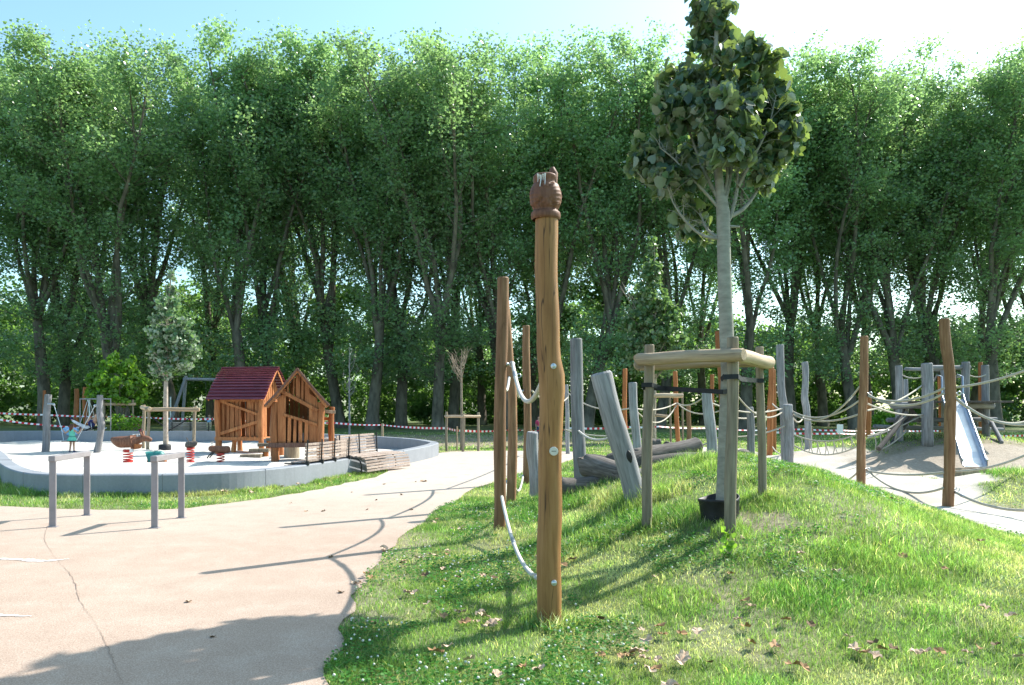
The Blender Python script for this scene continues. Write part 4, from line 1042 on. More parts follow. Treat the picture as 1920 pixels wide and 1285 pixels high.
rp((1487,778),20,(1613,776),d1,.16,'level rope between the thick grey post and the reddish rope post')
rp((1487,783),20,(1509,776),23,.18,'short looped rope between the thick grey post and the wavy grey post')
rp((1626,738),d1,(1770,738),d2,.22,'slack upper rope between the two reddish rope posts')
rp((1626,742),d1,(1770,728),d2,.16,'tight upper rope between the two reddish rope posts')
rp((1626,757),d1,(1741,776),21,.12,'rope from the reddish rope post to the slide tower deck')
rp((1626,770),d1,(1738,715),21,.12,'rope climbing from the reddish rope post to the slide tower')
rp((1788,727),d2,(1960,680),11.4,.06,'rope rising from the wavy rope post to the right photo edge',.019)
rp((1785,740),d2,(1960,790),11.6,.22,'slack rope falling from the wavy rope post to the right photo edge',.019)
rp((1787,744),d2,(1960,775),15,.3,'second slack rope from the wavy rope post behind the right edge',.019)
rp((1625,880),d1,(1770,915),d2,.24,'slack lower rope between the two reddish rope posts')
rp((1626,883),d1,(1770,886),d2,.06,'straight lower rope between the two reddish rope posts')
rp((1788,884),d2,(1960,835),12,.10,'lower rope rising right from the wavy rope post',.019)
rp((1788,921),d2,(1960,955),10.8,.12,'lowest rope running right from the wavy rope post',.022,clamps=(.04,.1))
rp((1612,882),d1,(1560,905),17.5,.1,'low rope running down into the grass left of the reddish rope post')
rp((1626,822),20,(1762,760),21,.08,'handrail rope climbing beside the ramp of the slide tower')
# rope net bridge
def net(tA, tB, bA, bB, n, sag, lab):
    tA, tB, bA, bB = [Vector(p) for p in (tA, tB, bA, bB)]; mb = MB()
    def cur(P, Q, s): return [P.lerp(Q, i/16)-Vector((0,0,4*s*(i/16)*(1-i/16)))-tA for i in range(17)]
    a_, b_ = cur(tA, tB, sag), cur(bA, bB, sag*1.3); mb.tube(a_, .018, 6, False); mb.tube(b_, .018, 6, False)
    for i in range(1, n): 
        j = round(i*16/n); u, v = a_[j], b_[j]; m_ = u.lerp(v,.5)+Vector((.03,0,-.03)); mb.tube([u, m_, v], .012, 5, False)
        u, v = a_[j], b_[min(16, j+1)]; mb.tube([u, v], .010, 5, False)
    o = mb.build('rope_net', M['rope']); o.location = tA; tag(o, lab, 'rope net')
net(W(1488,815,20), W(1612,812,18), W(1488,835,20), W(1612,835,18), 8, .18, 'sagging rope net bridge between the thick grey post and the reddish rope post')
net(W(1626,818,19.5), W(1700,778,20.5), W(1626,848,19.5), W(1700,808,20.5), 6, .1, 'rope net along the ramp left of the slide tower')

# ------------------------------------------------------------------ slide tower
T0 = ground(1750, 21.3); dT = 21.3
e = empty('slide_tower', T0); tag(e, 'grey wooden slide tower with log posts and deck on the sandy mound', 'play tower')
def tl(px, py, d): return W(px, py, d)-T0
def part_log(nm, a, b, w, mat='grey', seed=0, parent=None, r=None):
    o, *_ = log_thing(nm, a, b, r or w/2/F*dT, (r or w/2/F*dT)*.95, M[mat], None, None, None, seed, 0, .03, 12, 8, 0, sink=0.0, dome=.3); o.parent = parent or e; return o
for i, (px, pyt, w, d, m_) in enumerate(((1687,687,13,21.0,'grey'),(1740,683,20,20.4,'grey'),(1771,692,11,22.8,'grey'),(1812,680,15,20.9,'grey'),(1849,686,14,21.4,'grey'),(1840,680,9,23.2,'orange'),(1764,705,8,23.2,'orange'),(1700,712,9,23.0,'grey'))):
    g = ground(px, d); part_log('post', g-T0-Vector((0,0,.1)), W(px-2, pyt, d)-T0, w, m_, 40+i)
for i, (a_, b_, w) in enumerate((((1733,690,20.6),(1818,689,21.0),9),((1675,761,21.0),(1742,760,20.8),13),((1800,760,21.0),(1861,761,21.3),13),((1665,788,21.4),(1868,787,21.8),9),((1640,800,22.2),(1880,806,22.6),8),((1698,692,22.9),(1770,694,22.9),7))):
    part_log('beam', tl(*a_), tl(*b_), w, 'grey', 50+i)
mb = MB()
for i in range(11):
    y = 20.55+i*.235; mb.box((W(1768,0,21.5)[0]-T0.x, y-T0.y, W(0,756,21)[2]-T0.z+.03), (2.55, .21, .05))
mb.build('deck', M['log'], e)
for a_, b_ in (((1694,768,21.0),(1677,800,20.9)),((1708,768,21.2),(1725,790,21.0)),((1835,768,21.2),(1850,795,21.1))): part_log('brace', tl(*a_), tl(*b_), 8, 'log', 57)
part_log('ramp_log', tl(1700,776,20.6), tl(1648,842,19.6), 9, 'log', 58); part_log('ramp_log', tl(1712,776,21.6), tl(1668,838,20.8), 9, 'log', 59)
part_log('ramp_log', tl(1858,790,21.4), tl(1878,830,20.5), 8, 'grey', 61)
for P, Q, s_ in (((1690,703,21),(1735,705,20.5),.08),((1816,703,21),(1848,703,21.3),.06),((1776,702,22.6),(1812,703,21),.08)):
    A_, B_ = tl(*P), tl(*Q); mb = MB(); mb.tube([A_.lerp(B_, i/8)-Vector((0,0,4*s_*(i/8)*(1-i/8))) for i in range(9)], .018, 6, False); mb.build('guard_rope', M['rope'], e)
# slide
a_ = W(1786,752,20.3); b_ = W(1828,886,17.5); g0 = float(gz(b_.x,b_.y))
e = empty('slide', (b_.x, b_.y, g0)); tag(e, 'shiny metal slide running down the sandy mound behind the wavy rope post', 'slide')
o0 = Vector((b_.x, b_.y, g0)); zt = a_.z+.03; zb = g0+.27
lat = Vector((1,0,0)); ln = []
for t in np.linspace(0,1,15):
    z = zt+(zb-zt)*(t**.92 if t < .82 else t**.92); 
    if t > .84: z = zb+(zt+(zb-zt)*.84**.92-zb)*((1-t)/.16)**1.5*.9
    ln.append(Vector((a_.x, a_.y, 0)).lerp(Vector((b_.x, b_.y, 0)), t)+Vector((0,0,z))-o0)
tq = (ln[7]-ln[6]); lat = Vector((tq.y, -tq.x, 0)).normalized(); lat = -lat if lat.x < 0 else lat
vs = []; cs = [(-.235,.14),(-.235,.02),(-.19,0),(.19,0),(.235,.02),(.235,.14)]
for p in ln:
    for cx_, cz_ in cs: vs.append(p+lat*cx_+Vector((0,0,cz_)))
fs = [(i*6+j, i*6+j+1, (i+1)*6+j+1, (i+1)*6+j) for i in range(len(ln)-1) for j in range(5)]
n0 = len(vs); vs2 = [v+Vector((0,0,-.02)) if j % 6 in (2,3) else v+lat*(.012 if j % 6 in (4,5) else -.012)+Vector((0,0,-.015 if j%6 in (1,4) else 0)) for j, v in enumerate(vs)]
mb = MB(); mb.add(vs+vs2, fs+[tuple(q+n0 for q in reversed(f)) for f in fs], False); mb.build('chute', M['slide'], e)
for s_ in (-1, 1):
    mb = MB(); mb.tube([p+lat*.24*s_+Vector((0,0,.145)) for p in ln], .022, 8); 
    top = ln[0]+lat*.24*s_; mb.tube([top+Vector((0,0,.16)), top+Vector((0,.02,.6)), top+Vector((0,.25,.66)), top+Vector((0,.4,.5))], .022, 8)
    mb.build('side_rail', M['slide'], e)
mb = MB(); mb.box(ln[-1]+Vector((-.0,.12,-.18)), (.62,.30,.26)); mb.build('footing', M['pine'], e)
# ------------------------------------------------------------------ playhouses
def plank_wall(parent, x0, x1, z0, ztop, y, n, seed, skip=(), gap=.02, cutbelow=None, axis='x', zlow=None):
    """upright planks with uneven edges; ztop / zlow functions of x"""
    rr = random.Random(seed); mb = MB(); w = (x1-x0)/n
    for i in range(n):
        if i in skip: continue
        a = x0+i*w+rr.uniform(.0, gap); b = x0+(i+1)*w-rr.uniform(.0, gap); s = rr.uniform(-.03,.03)
        zl = z0 if zlow is None else zlow((a+b)/2)
        za, zb = ztop(a), ztop(b)
        yy = y+rr.uniform(-.006,.006)
        P = [(a, zl), (b, zl), (b+s*.5, zb), (a+s, za)]
        if axis == 'x': V_ = [(p[0], yy-.014, p[1]) for p in P]+[(p[0], yy+.014, p[1]) for p in P]
        else: V_ = [(yy+.014, p[0], p[1]) for p in P]+[(yy-.014, p[0], p[1]) for p in P]
        mb.add(V_, [(0,1,2,3),(7,6,5,4),(0,4,5,1),(1,5,6,2),(2,6,7,3),(3,7,4,0)])
    return mb.build('wall', M['house'], parent)
def board_roof(parent, w_along, half, z_eave, z_ridge, rows, mat, over=.0, axis='x', th=.022, seed=0, curve=.05):
    """ridge along local x; boards lapped down both slopes"""
    for side in (-1, 1):
        mb = MB(); rr = random.Random(seed+side)
        for i in range(rows):
            t0 = i/rows; t1 = (i+1)/rows+.035
            f = lambda t: (half*t, z_ridge+(z_eave-z_ridge)*t-curve*math.sin(math.pi*min(t,1)))
            (u0, h0), (u1, h1) = f(t0), f(t1)
            a = Vector((0, side*u0, h0-.004)); b = Vector((0, side*u1, h1+.058))
            dirv = (b-a).normalized(); nr = Vector((0, -side*dirv.z*side*side, 0)); 
            nrm = Vector((1,0,0)).cross(dirv); nrm = nrm if nrm.z > 0 else -nrm
            L = w_along/2; jl = rr.uniform(-.015,.015); V_ = []
            for xx in (-L+jl, L+jl):
                for p in (a, b): V_ += [Vector((xx, p.y, p.z))-nrm*th/2, Vector((xx, p.y, p.z))+nrm*th/2]
            mb.add(V_, [(0,1,3,2),(4,6,7,5),(1,5,7,3),(0,2,6,4),(0,4,5,1),(2,3,7,6)])
        mb.build('roof', mat, parent)
def rpost(parent, x, y, z0, z1, r, seed=0, mat='house', nm='post', dx=0, dy=0):
    mb = MB(); n = 8; rr = random.Random(seed)
    pts = [Vector((x+dx*t+.02*math.sin(t*6+seed), y+dy*t+.015*math.sin(t*5+seed*2), z0+(z1-z0)*t)) for t in np.linspace(0,1,n)]
    mb.tube(pts, [r*(1+.08*math.sin(i*1.7+seed)) for i in range(n)], 10, True, wob=.04, seed=seed); return mb.build(nm, M[mat], parent)
# house with the red roof (ridge runs left-right)
p = ground(469, 27.2)
h = empty('playhouse', (p.x, p.y, .0), R(-9)); tag(h, 'raised wooden playhouse with a shiny dark red board roof', 'playhouse')
hw, hd, fl, ev = .78, .75, .60, 1.88
for i, (x, y) in enumerate(((-hw,-hd),(hw,-hd),(-hw,hd),(hw,hd))): rpost(h, x, y, -.1, ev-.02, .105 if i == 0 else .095, i)
for i, (x, y) in enumerate(((-.25,-hd+.1),(.35,hd-.1))): rpost(h, x, y, -.1, fl, .08, 9+i)
mb = MB(); mb.box((0,0,fl-.03), (2*hw+.1, 2*hd+.1, .06)); mb.box((0,-hd-.07,fl-.05), (2*hw+.15,.05,.12)); mb.build('floor', M['house'], h)
plank_wall(h, -hw+.1, hw-.1, fl+.0, lambda x: ev-.03, -hd+.06, 9, 1, skip=(5,), gap=.055)
plank_wall(h, -hw+.1, hw-.1, fl, lambda x: ev-.03, hd-.06, 9, 2, gap=.012)
mb = MB()
mb.beam((-hw+.12,-hd-.01,ev-.06), (hw-.05,-hd-.01,ev-.52), .035, .085); mb.beam((-hw+.1,-hd-.012,fl+.12), (hw-.05,-hd-.012,fl+.55), .035, .11); mb.build('brace', M['house'], h)
gab = lambda x: ev+(2.93-ev)*(1-abs(x)/hd)*.93
for sx_ in (-1, 1):
    if sx_ < 0: plank_wall(h, -hd+.08, hd-.08, fl, lambda y: gab(y), sx_*(hw-.03), 8, 3, gap=.03, axis='y')
    else:
        plank_wall(h, -hd+.08, hd-.08, ev-.1, lambda y: gab(y), sx_*(hw+.0), 9, 4, gap=.04, axis='y')
        plank_wall(h, -hd+.08, -hd+.42, fl, lambda y: ev-.1, sx_*(hw+.0), 2, 5, gap=.02, axis='y')
        plank_wall(h, hd-.4, hd-.08, fl, lambda y: ev-.1, sx_*(hw+.0), 2, 6, gap=.02, axis='y')
mb = MB(); mb.beam((hw+.05,-hd,ev-.15), (hw+.05,hd,ev-.12), .05, .09); mb.beam((-hw-.02,-hd,ev-.03),(hw+.02,-hd,ev-.03),.06,.08); mb.build('beam', M['house'], h)
board_roof(h, 2.12, 1.02, ev-.03+.02, 2.97, 12, M['redroof'], seed=3, curve=-.10)
mb = MB(); mb.tube([(-1.07,0,3.0),(1.07,0,3.0)], .03, 8); mb.build('ridge_cap', M['redroof'], h)
# rafters along the gable edge
for x in (-1.0, 1.0):
    for s_ in (-1,1): mb = MB(); mb.beam((x,s_*.01,2.91),(x,s_*.98,ev-.03),.03,.07); mb.build('rafter', M['house'], h)

# house with the brown gable roof
p = ground(559, 23.0)
h = empty('playhouse', (p.x, p.y, 0), R(14)); tag(h, 'raised wooden playhouse with a brown shingled gable roof facing the camera', 'playhouse')
hw, hd, fl, ev, rg = .64, .68, .60, 1.68, 2.68
for i, (x, y) in enumerate(((-hw,-hd),(hw,-hd),(-hw,hd),(hw,hd))): rpost(h, x, y, -.1, ev+.08, .10, 20+i)
mb = MB(); mb.box((0,0,fl-.03), (2*hw+.2, 2*hd+.12, .06)); mb.box((0,-hd-.10,fl-.06), (2*hw+.3,.06,.13)); mb.build('floor', M['houseroof'], h)
yf = -hd-.02
plank_wall(h, -hw+.1, -hw+.32, fl, lambda x: ev+.12+.9*(x+hw)*.8, yf, 1, 31)
plank_wall(h, hw-.32, hw-.08, fl, lambda x: ev+.12+.9*(hw-x)*.8, yf, 1, 32)
plank_wall(h, -hw+.33, hw-.33, fl, lambda x: 1.42-.30*(x+hw)/(2*hw), yf, 4, 33, gap=.045)
plank_wall(h, -hw+.30, hw-.30, 0, lambda x: ev+(rg-ev)*(1-abs(x)/(hw+.22))-.08+.0, yf+.001, 5, 34, gap=.075, zlow=lambda x: 2.08-.55*(x+hw)/(2*hw))
for s_, sd_ in ((-1,35),(1,36)): plank_wall(h, -hd+.08, hd-.08, fl, lambda y: ev-.05 if s_ < 0 else ev-.05, s_*(hw-.0), 6, sd_, gap=.012, axis='y')
plank_wall(h, -hw+.1, hw-.1, fl, lambda x: ev+(rg-ev)*(1-abs(x)/(hw+.25))-.05, hd-.04, 8, 37, gap=.012)
mb = MB(); mb.beam((-hw+.12,yf-.045,2.12),(hw-.08,yf-.045,1.52),.045,.10); mb.beam((-hw+.25,yf-.045,1.41),(hw-.1,yf-.045,1.12),.045,.08); mb.build('window_frame', M['house'], h)
mb = MB()
for s_ in (-1,1): mb.beam((s_*.02,-hd-.24,rg-.03),(s_*(hw+.19),-hd-.24,ev-.06),.035,.10)
mb.build('barge_board', M['house'], h)
board_roof_obj = empty('roof_frame', (0,0,0)); board_roof_obj.parent = h
bpy.data.objects.remove(board_roof_obj)
tmp = empty('tmp', (0,0,0))
board_roof(tmp, 1.92, hw+.22, ev-.04, rg, 14, M['houseroof'], seed=9, curve=.03, th=.03)
for o_ in [c_ for c_ in COL.objects if c_.parent == tmp]:
    o_.data.transform(Matrix.Rotation(R(90), 4, 'Z')); o_.parent = h
bpy.data.objects.remove(tmp)
mb = MB()
for q in range(16):
    for s_ in (-1,1):
        t = (q+.5)/16; mb.box((s_*(hw+.24)*t, -hd-.275, rg+.035+(ev-.04-rg)*t-.03*math.sin(math.pi*t)), (.10,.03,.05), Matrix.Rotation(s_*R(50), 3, 'Y'))
mb.build('shingle_edge', M['houseroof'], h)
# platform rail and post right of the house, and stump under it
p2 = ground(622, 23.6)
rl = empty('bridge_rail', p2); tag(rl, 'orange round-topped post with two rails joined to the right of the brown gabled playhouse', 'rail')
rpost(rl, 0, 0, -.1, 1.62, .09, 51); mb = MB(); q0 = W(603,770,23.5)-p2; q1 = W(630,773,23.6)-p2; mb.beam(q0+Vector((0,-.08,-.02)), q1+Vector((0,-.08,0)), .05, .10); mb.build('rail', M['pine'], rl)
mb = MB(); mb.beam(W(603,785,23.7)-p2, W(622,786,23.6)-p2, .06, .10); mb.build('rail', M['house'], rl)
p2 = ground(547, 24.6); mb = MB(); mb.tube([(0,0,-.1),(0,0,.28),(0,0,.50)], [.24,.235,.22], 16, wob=.03); o = mb.build('stump', M['stake']); o.location = p2; tag(o, 'wide round stump standing under the brown gabled playhouse', 'stump')
# steps between the houses
p2 = ground(492, 24.6); st = empty('wooden_steps', p2, R(10)); tag(st, 'wooden block steps climbing between the two playhouses', 'steps')
for q in range(4):
    mb = MB(); mb.box((q*.20-.30, q*.30-.2, .10+q*.16), (.62-.02*q, .34, .10), Matrix.Rotation(R(3*q-4),3,'Z')); mb.build('step', M['stake'], st)
    mb = MB(); mb.tube([(q*.20-.12, q*.30-.15, -.08),(q*.20-.12, q*.30-.15, .05+q*.16)], .09, 9); mb.build('step_post', M['house'], st)
p2 = ground(662, 27.5)
tb = empty('low_platform', p2); tag(tb, 'low white-topped play platform on the sand right of the playhouses', 'platform')
mb = MB(); mb.box((-.55,0,.50), (1.15,.7,.06)); mb.build('top', M['slat'], tb)
for q, xq in enumerate((-1.0,-.1)): mb = MB(); mb.tube([(xq,0,-.05),(xq,0,.47)], .06, 8); mb.build('leg', M['grey'], tb)
p2 = ground(640, 28.5); mb = MB(); mb.tube([(0,0,0),(0,0,.42),(0,0,.47)], [.8,.8,.78], 22); o = mb.build('round_table', M['concrete']); o.location = p2+Vector((.1,0,0)); tag(o, 'round grey play table half hidden behind the bench back', 'table')

# ------------------------------------------------------------------ benches on the wall
def wallpt(px):   # point on pit centreline nearest to a photo column (front side)
    best = None
    for q in catmull(PIT, 6):
        if q[1] > 25.6: continue
        e_ = abs(960+q[0]/q[1]*F-px)
        if best is None or e_ < best[0]: best = (e_, q)
    return best[1]
def wave_bench(pxs, label, mode, group=None):
    """slats run along the wall; mode back / front"""
    A_ = [wallpt(px) for px in pxs]; c0 = Vector((A_[0][0], A_[0][1], 0)); e = empty('bench', c0); tag(e, label, 'bench', group)
    fr = []
    for i, q in enumerate(A_):
        t = A_[min(i+1,len(A_)-1)]-A_[max(i-1,0)]; t = t/np.hypot(*t); out = np.array([t[1], -t[0]])
        if out[1] > 0: out = -out          # towards the camera
        fr.append((Vector((q[0],q[1],0))-c0, Vector((out[0],out[1],0)), pit_height(*q)))
    return e, fr
def strip(mb, fr, offs, th=.03, hh=.045):
    """one slat following the frames; offs(i) -> (out, z)"""
    for i in range(len(fr)-1):
        P = [fr[j][0]+fr[j][1]*offs(j)[0]+Vector((0,0,offs(j)[1])) for j in (i, i+1)]
        mb.beam(P[0], P[1]+(P[1]-P[0]).normalized()*.0, th, hh, bev=.003)
PX1 = [567,580,593,606,618,631,645]
e, fr = wave_bench(PX1, 'slatted wooden bench facing the sand, seen from behind on the concrete border', 'in')
for r_ in range(6):
    mb = MB(); strip(mb, fr, lambda j: (.07+.02*r_/6+.0, fr[j][2]+.07+r_*.070), .025, .05); mb.build('back_slat', M['slat'], e)
for r_ in range(5):
    mb = MB(); strip(mb, fr, lambda j: (-.06-r_*.085, fr[j][2]+.04-.02*r_*(r_ > 2)), .07, .03); mb.build('seat_slat', M['slat'], e)
for j in (0,2,4,6):
    P, o_, hh = fr[j]; mb = MB(); mb.beam(P+o_*.11+Vector((0,0,hh+.0)), P+o_*.135+Vector((0,0,hh+.52)), .025, .03, up=tuple(o_)); mb.beam(P+o_*.11+Vector((0,0,hh+.02)), P-o_*.42+Vector((0,0,hh+.015)), .03, .025)
    mb.box(P+o_*.13+Vector((0,0,hh+.03)), (.07,.07,.09)); mb.build('bracket', M['black'], e)
PX2 = [648,660,672,684,696,708,716]
e, fr = wave_bench(PX2, 'slatted wooden bench facing the path, its curved seat wrapping over the concrete border', 'out')
for r_ in range(7):
    mb = MB(); strip(mb, fr, lambda j: (-.16-.012*r_, fr[j][2]+.07+r_*.072), .025, .05); mb.build('back_slat', M['slat'], e)
prof = [(-.08,.045),(.02,.04),(.12,.04),(.22,.035),(.31,.02),(.38,-.03),(.41,-.10),(.42,-.17),(.42,-.24),(.41,-.31)]
for r_, (oo, z_) in enumerate(prof):
    mb = MB(); tall = r_ > 5
    for i in range(len(fr)-1):
        P = [fr[j][0]+fr[j][1]*oo+Vector((0,0,fr[j][2]+z_)) for j in (i, i+1)]; P = [p+Vector((.12*r_/9+.25*(k_i+i)/6,0,0)) for k_i, p in enumerate(P)]
        mb.beam(P[0], P[1], .03 if tall else .075, .05 if tall else .03, bev=.003)
    mb.build('seat_slat', M['slat'], e)
for j in (0,3,6):
    P, o_, hh = fr[j]; mb = MB(); c_ = [P+o_*(a_-.015)+Vector((0,0,hh+b_-.035)) for a_, b_ in prof]; mb.tube([P-o_*.16+Vector((0,0,hh+.55)), P-o_*.13+Vector((0,0,hh+.05))]+c_, .018, 6, False); mb.build('bracket', M['black'], e)
# bench behind the pit
p2 = ground(357, 38); e = empty('bench', p2, R(-2)); tag(e, 'brown slatted park bench behind the rear pit wall, left of the playhouses', 'bench')
for q in range(6):
    mb = MB(); mb.box((0, .01*q, .50+q*.075), (2.05,.025,.055)); mb.build('back_slat', M['slat'], e)
for q in range(4):
    mb = MB(); mb.box((0, .08+.1*q, .46), (2.05,.085,.03)); mb.build('seat_slat', M['slat'], e)
for x in (-.9,0,.9):
    mb = MB(); mb.beam((x,-.03,0),(x,-.03,.9),.03,.04); mb.beam((x,.42,0),(x,.42,.45),.03,.04); mb.beam((x,0,.43),(x,.45,.43),.03,.04); mb.build('leg', M['black'], e)

# ------------------------------------------------------------------ steel rails at the path
def u_rail(pxl, pyl, pxr, pyr, top_l, top_r, label, wl_, wr_):
    A_ = W(pxl, pyl, EYE*F/(pyl-HZ)); B_ = W(pxr, pyr, EYE*F/(pyr-HZ)); A_.z = B_.z = .012
    e = empty('bike_rail', (A_.x, A_.y, .012)); tag(e, label, 'rail'); 
    h1 = EYE-(top_l-HZ)/F*A_.y; h2 = EYE-(top_r-HZ)/F*B_.y; hh = (h1+h2)/2
    v_ = B_-A_; an = math.atan2(v_.y, v_.x); Rz = Matrix.Rotation(an, 3, 'Z'); L = v_.length; pw = wl_/F*A_.y
    for x in (0, L):
        mb = MB(); mb.box(Rz @ Vector((x,0,hh/2-.02)), (.028,.085,hh-.04), Rz, bev=.004); mb.build('leg', M['rail'], e)
        mb = MB(); mb.box(Rz @ Vector((x,0,.003)), (.10,.13,.012), Rz, bev=.003); mb.build('foot_plate', M['rail'], e)
    mb = MB(); mb.box(Rz @ Vector((L/2,0,hh-.034)), (L+.075,.087,.075), Rz, bev=.006); mb.build('top_bar', M['rail'], e)
    return e
u_rail(99, 990, 163, 968, 855, 850, 'steel rail frame at the path edge, left one of the two', 13, 12)
u_rail(290, 992, 340, 973, 856, 851, 'steel rail frame at the path edge, right one of the two', 13, 12)

# ------------------------------------------------------------------ spring riders
def spring(parent, x, y, z0, z1, r, turns=4, wire=.016):
    mb = MB(); n = turns*14; mb.tube([(x+r*math.cos(i/14*6.283), y+r*math.sin(i/14*6.283), z0+(z1-z0)*i/n) for i in range(n+1)], wire, 6, True)
    mb.tube([(x,y,z0-.03),(x,y,z0)], r*1.1, 14); mb.tube([(x,y,z1),(x,y,z1+.025)], r*1.1, 14); return mb.build('spring', M['redpaint'], parent)
def grown(name, pts, edges, radii, mat, parent=None, levels=2, loc=None, dense=False):
    me = bpy.data.meshes.new(name); me.from_pydata([Vector(p) for p in pts], edges, []); o = link(name, me, None)
    md = o.modifiers.new('s', 'SKIN'); 
    for i, r_ in enumerate(radii):
        sv = me.skin_vertices[0].data[i]; sv.radius = (r_, r_) if not isinstance(r_, tuple) else r_
    me.skin_vertices[0].data[0].use_root = True; md.use_smooth_shade = True
    ss = o.modifiers.new('u', 'SUBSURF'); ss.levels = levels; ss.render_levels = levels
    dg = bpy.context.evaluated_depsgraph_get(); dg.update(); m2 = bpy.data.meshes.new_from_object(o.evaluated_get(dg)); bpy.data.objects.remove(o); bpy.data.meshes.remove(me)
    m2.name = name; m2.materials.clear(); m2.materials.append(mat); m2.polygons.foreach_set('use_smooth', [True]*len(m2.polygons))
    o = bpy.data.objects.new(name, m2); COL.objects.link(o)
    if parent is not None: o.parent = parent
    if loc is not None: o.location = loc
    return o
# carved animal
p2 = ground(240, 22.6); e = empty('spring_rider', (p2.x,p2.y,.03)); tag(e, 'carved brown wooden animal rider on a red spring, leftmost in the sand pit', 'spring rider')
spring(e, 0, 0, .03, .33, .125, 4)
grown('body', [(0,0,.56),(-.24,0,.58),(-.42,0,.64),(.18,0,.60),(.34,0,.64),(.47,0,.70),(.60,0,.67),(.70,0,.62),(-.50,0,.70)], [(0,1),(1,2),(2,8),(0,3),(3,4),(4,5),(5,6),(6,7)], [.185,.19,.11,.15,.10,.10,.085,.05,.03], M['carve'], e)
mb = MB()
for s_ in (-1,1): mb.tube([(.42,s_*.05,.76),(.40,s_*.09,.90),(.44,s_*.07,.83)], [.03,.035,.015], 8)
mb.build('ear', M['carve'], e)
mb = MB(); mb.tube([(.28,-.28,.80),(.28,.28,.80)], .016, 8); mb.tube([(.26,0,.66),(.28,0,.80)], .02, 8); mb.build('handle', M['steel'], e)
mb = MB(); mb.add([(.12,-.13,.54),(.46,-.10,.52),(.40,-.09,.40),(.14,-.12,.36),(.12,-.10,.54),(.46,-.07,.52),(.40,-.06,.40),(.14,-.09,.36)], [(0,3,2,1),(4,5,6,7),(0,1,5,4),(1,2,6,5),(2,3,7,6),(3,0,4,7)]); mb.build('side_panel', M['orange'], e)
mb = MB(); mb.tube([(.20,-.2,.38),(.20,.2,.38)], .018, 8); mb.box((.20,-.2,.34), (.10,.05,.10)); mb.build('footrest', M['steel'], e)
# teal beetle
p2 = ground(291, 22.2); e = empty('spring_rider', (p2.x,p2.y,.03)); tag(e, 'low teal painted rider between the carved animal and the right steel rail', 'spring rider')
grown('body', [(0,0,.22),(-.16,0,.17),(.18,0,.20),(.30,0,.14)], [(0,1),(0,2),(2,3)], [.17,.10,.14,.05], M['teal'], e)
mb = MB(); mb.box((.05,0,.06), (.5,.16,.06)); mb.build('base', M['orange'], e)
mb = MB(); mb.tube([(.06,-.2,.36),(.06,.2,.36)], .014, 8); mb.tube([(.06,0,.3),(.06,0,.36)], .014, 6); mb.build('handle', M['steel'], e)
# log rider with handlebars
p2 = ground(357, 22.4); e = empty('spring_rider', (p2.x,p2.y,.03)); tag(e, 'small spring rider with upright handlebars on a red spring behind the right steel rail', 'spring rider')
spring(e, 0, 0, .03, .40, .10, 5)
grown('body', [(0,0,.50),(-.14,0,.52),(.12,0,.54),(.2,0,.60)], [(0,1),(0,2),(2,3)], [.10,.085,.08,.04], M['log'], e)
mb = MB(); mb.tube([(0,0,.52),(-.06,-.12,.72)], .014, 6); mb.tube([(0,0,.52),(.06,.12,.74)], .014, 6); mb.build('handle', M['log'], e)
p2 = ground(411, 22.0); e = empty('spring_rider', (p2.x,p2.y,.03), R(4)); tag(e, 'brown wooden log rider on a red spring just left of the playhouse stairs', 'spring rider')
spring(e, .04, 0, .03, .26, .10, 3)
grown('body', [(0,0,.40),(-.22,0,.42),(-.30,0,.44),(.22,0,.39),(.31,0,.40)], [(0,1),(1,2),(0,3),(3,4)], [.105,.10,.06,.12,.10], M['carve'], e)
mb = MB(); mb.tube([(-.2,-.16,.60),(-.2,.16,.60)], .013, 6); mb.tube([(-.2,0,.44),(-.2,0,.6)], .015, 6); mb.build('handle', M['steel'], e)
mb = MB(); mb.tube([(-.14,-.1,.34),(-.24,-.12,.24),(-.30,-.12,.16)], .018, 6); mb.tube([(-.14,.1,.34),(-.24,.12,.24),(-.30,.12,.16)], .018, 6); mb.build('footrest', M['black'], e)

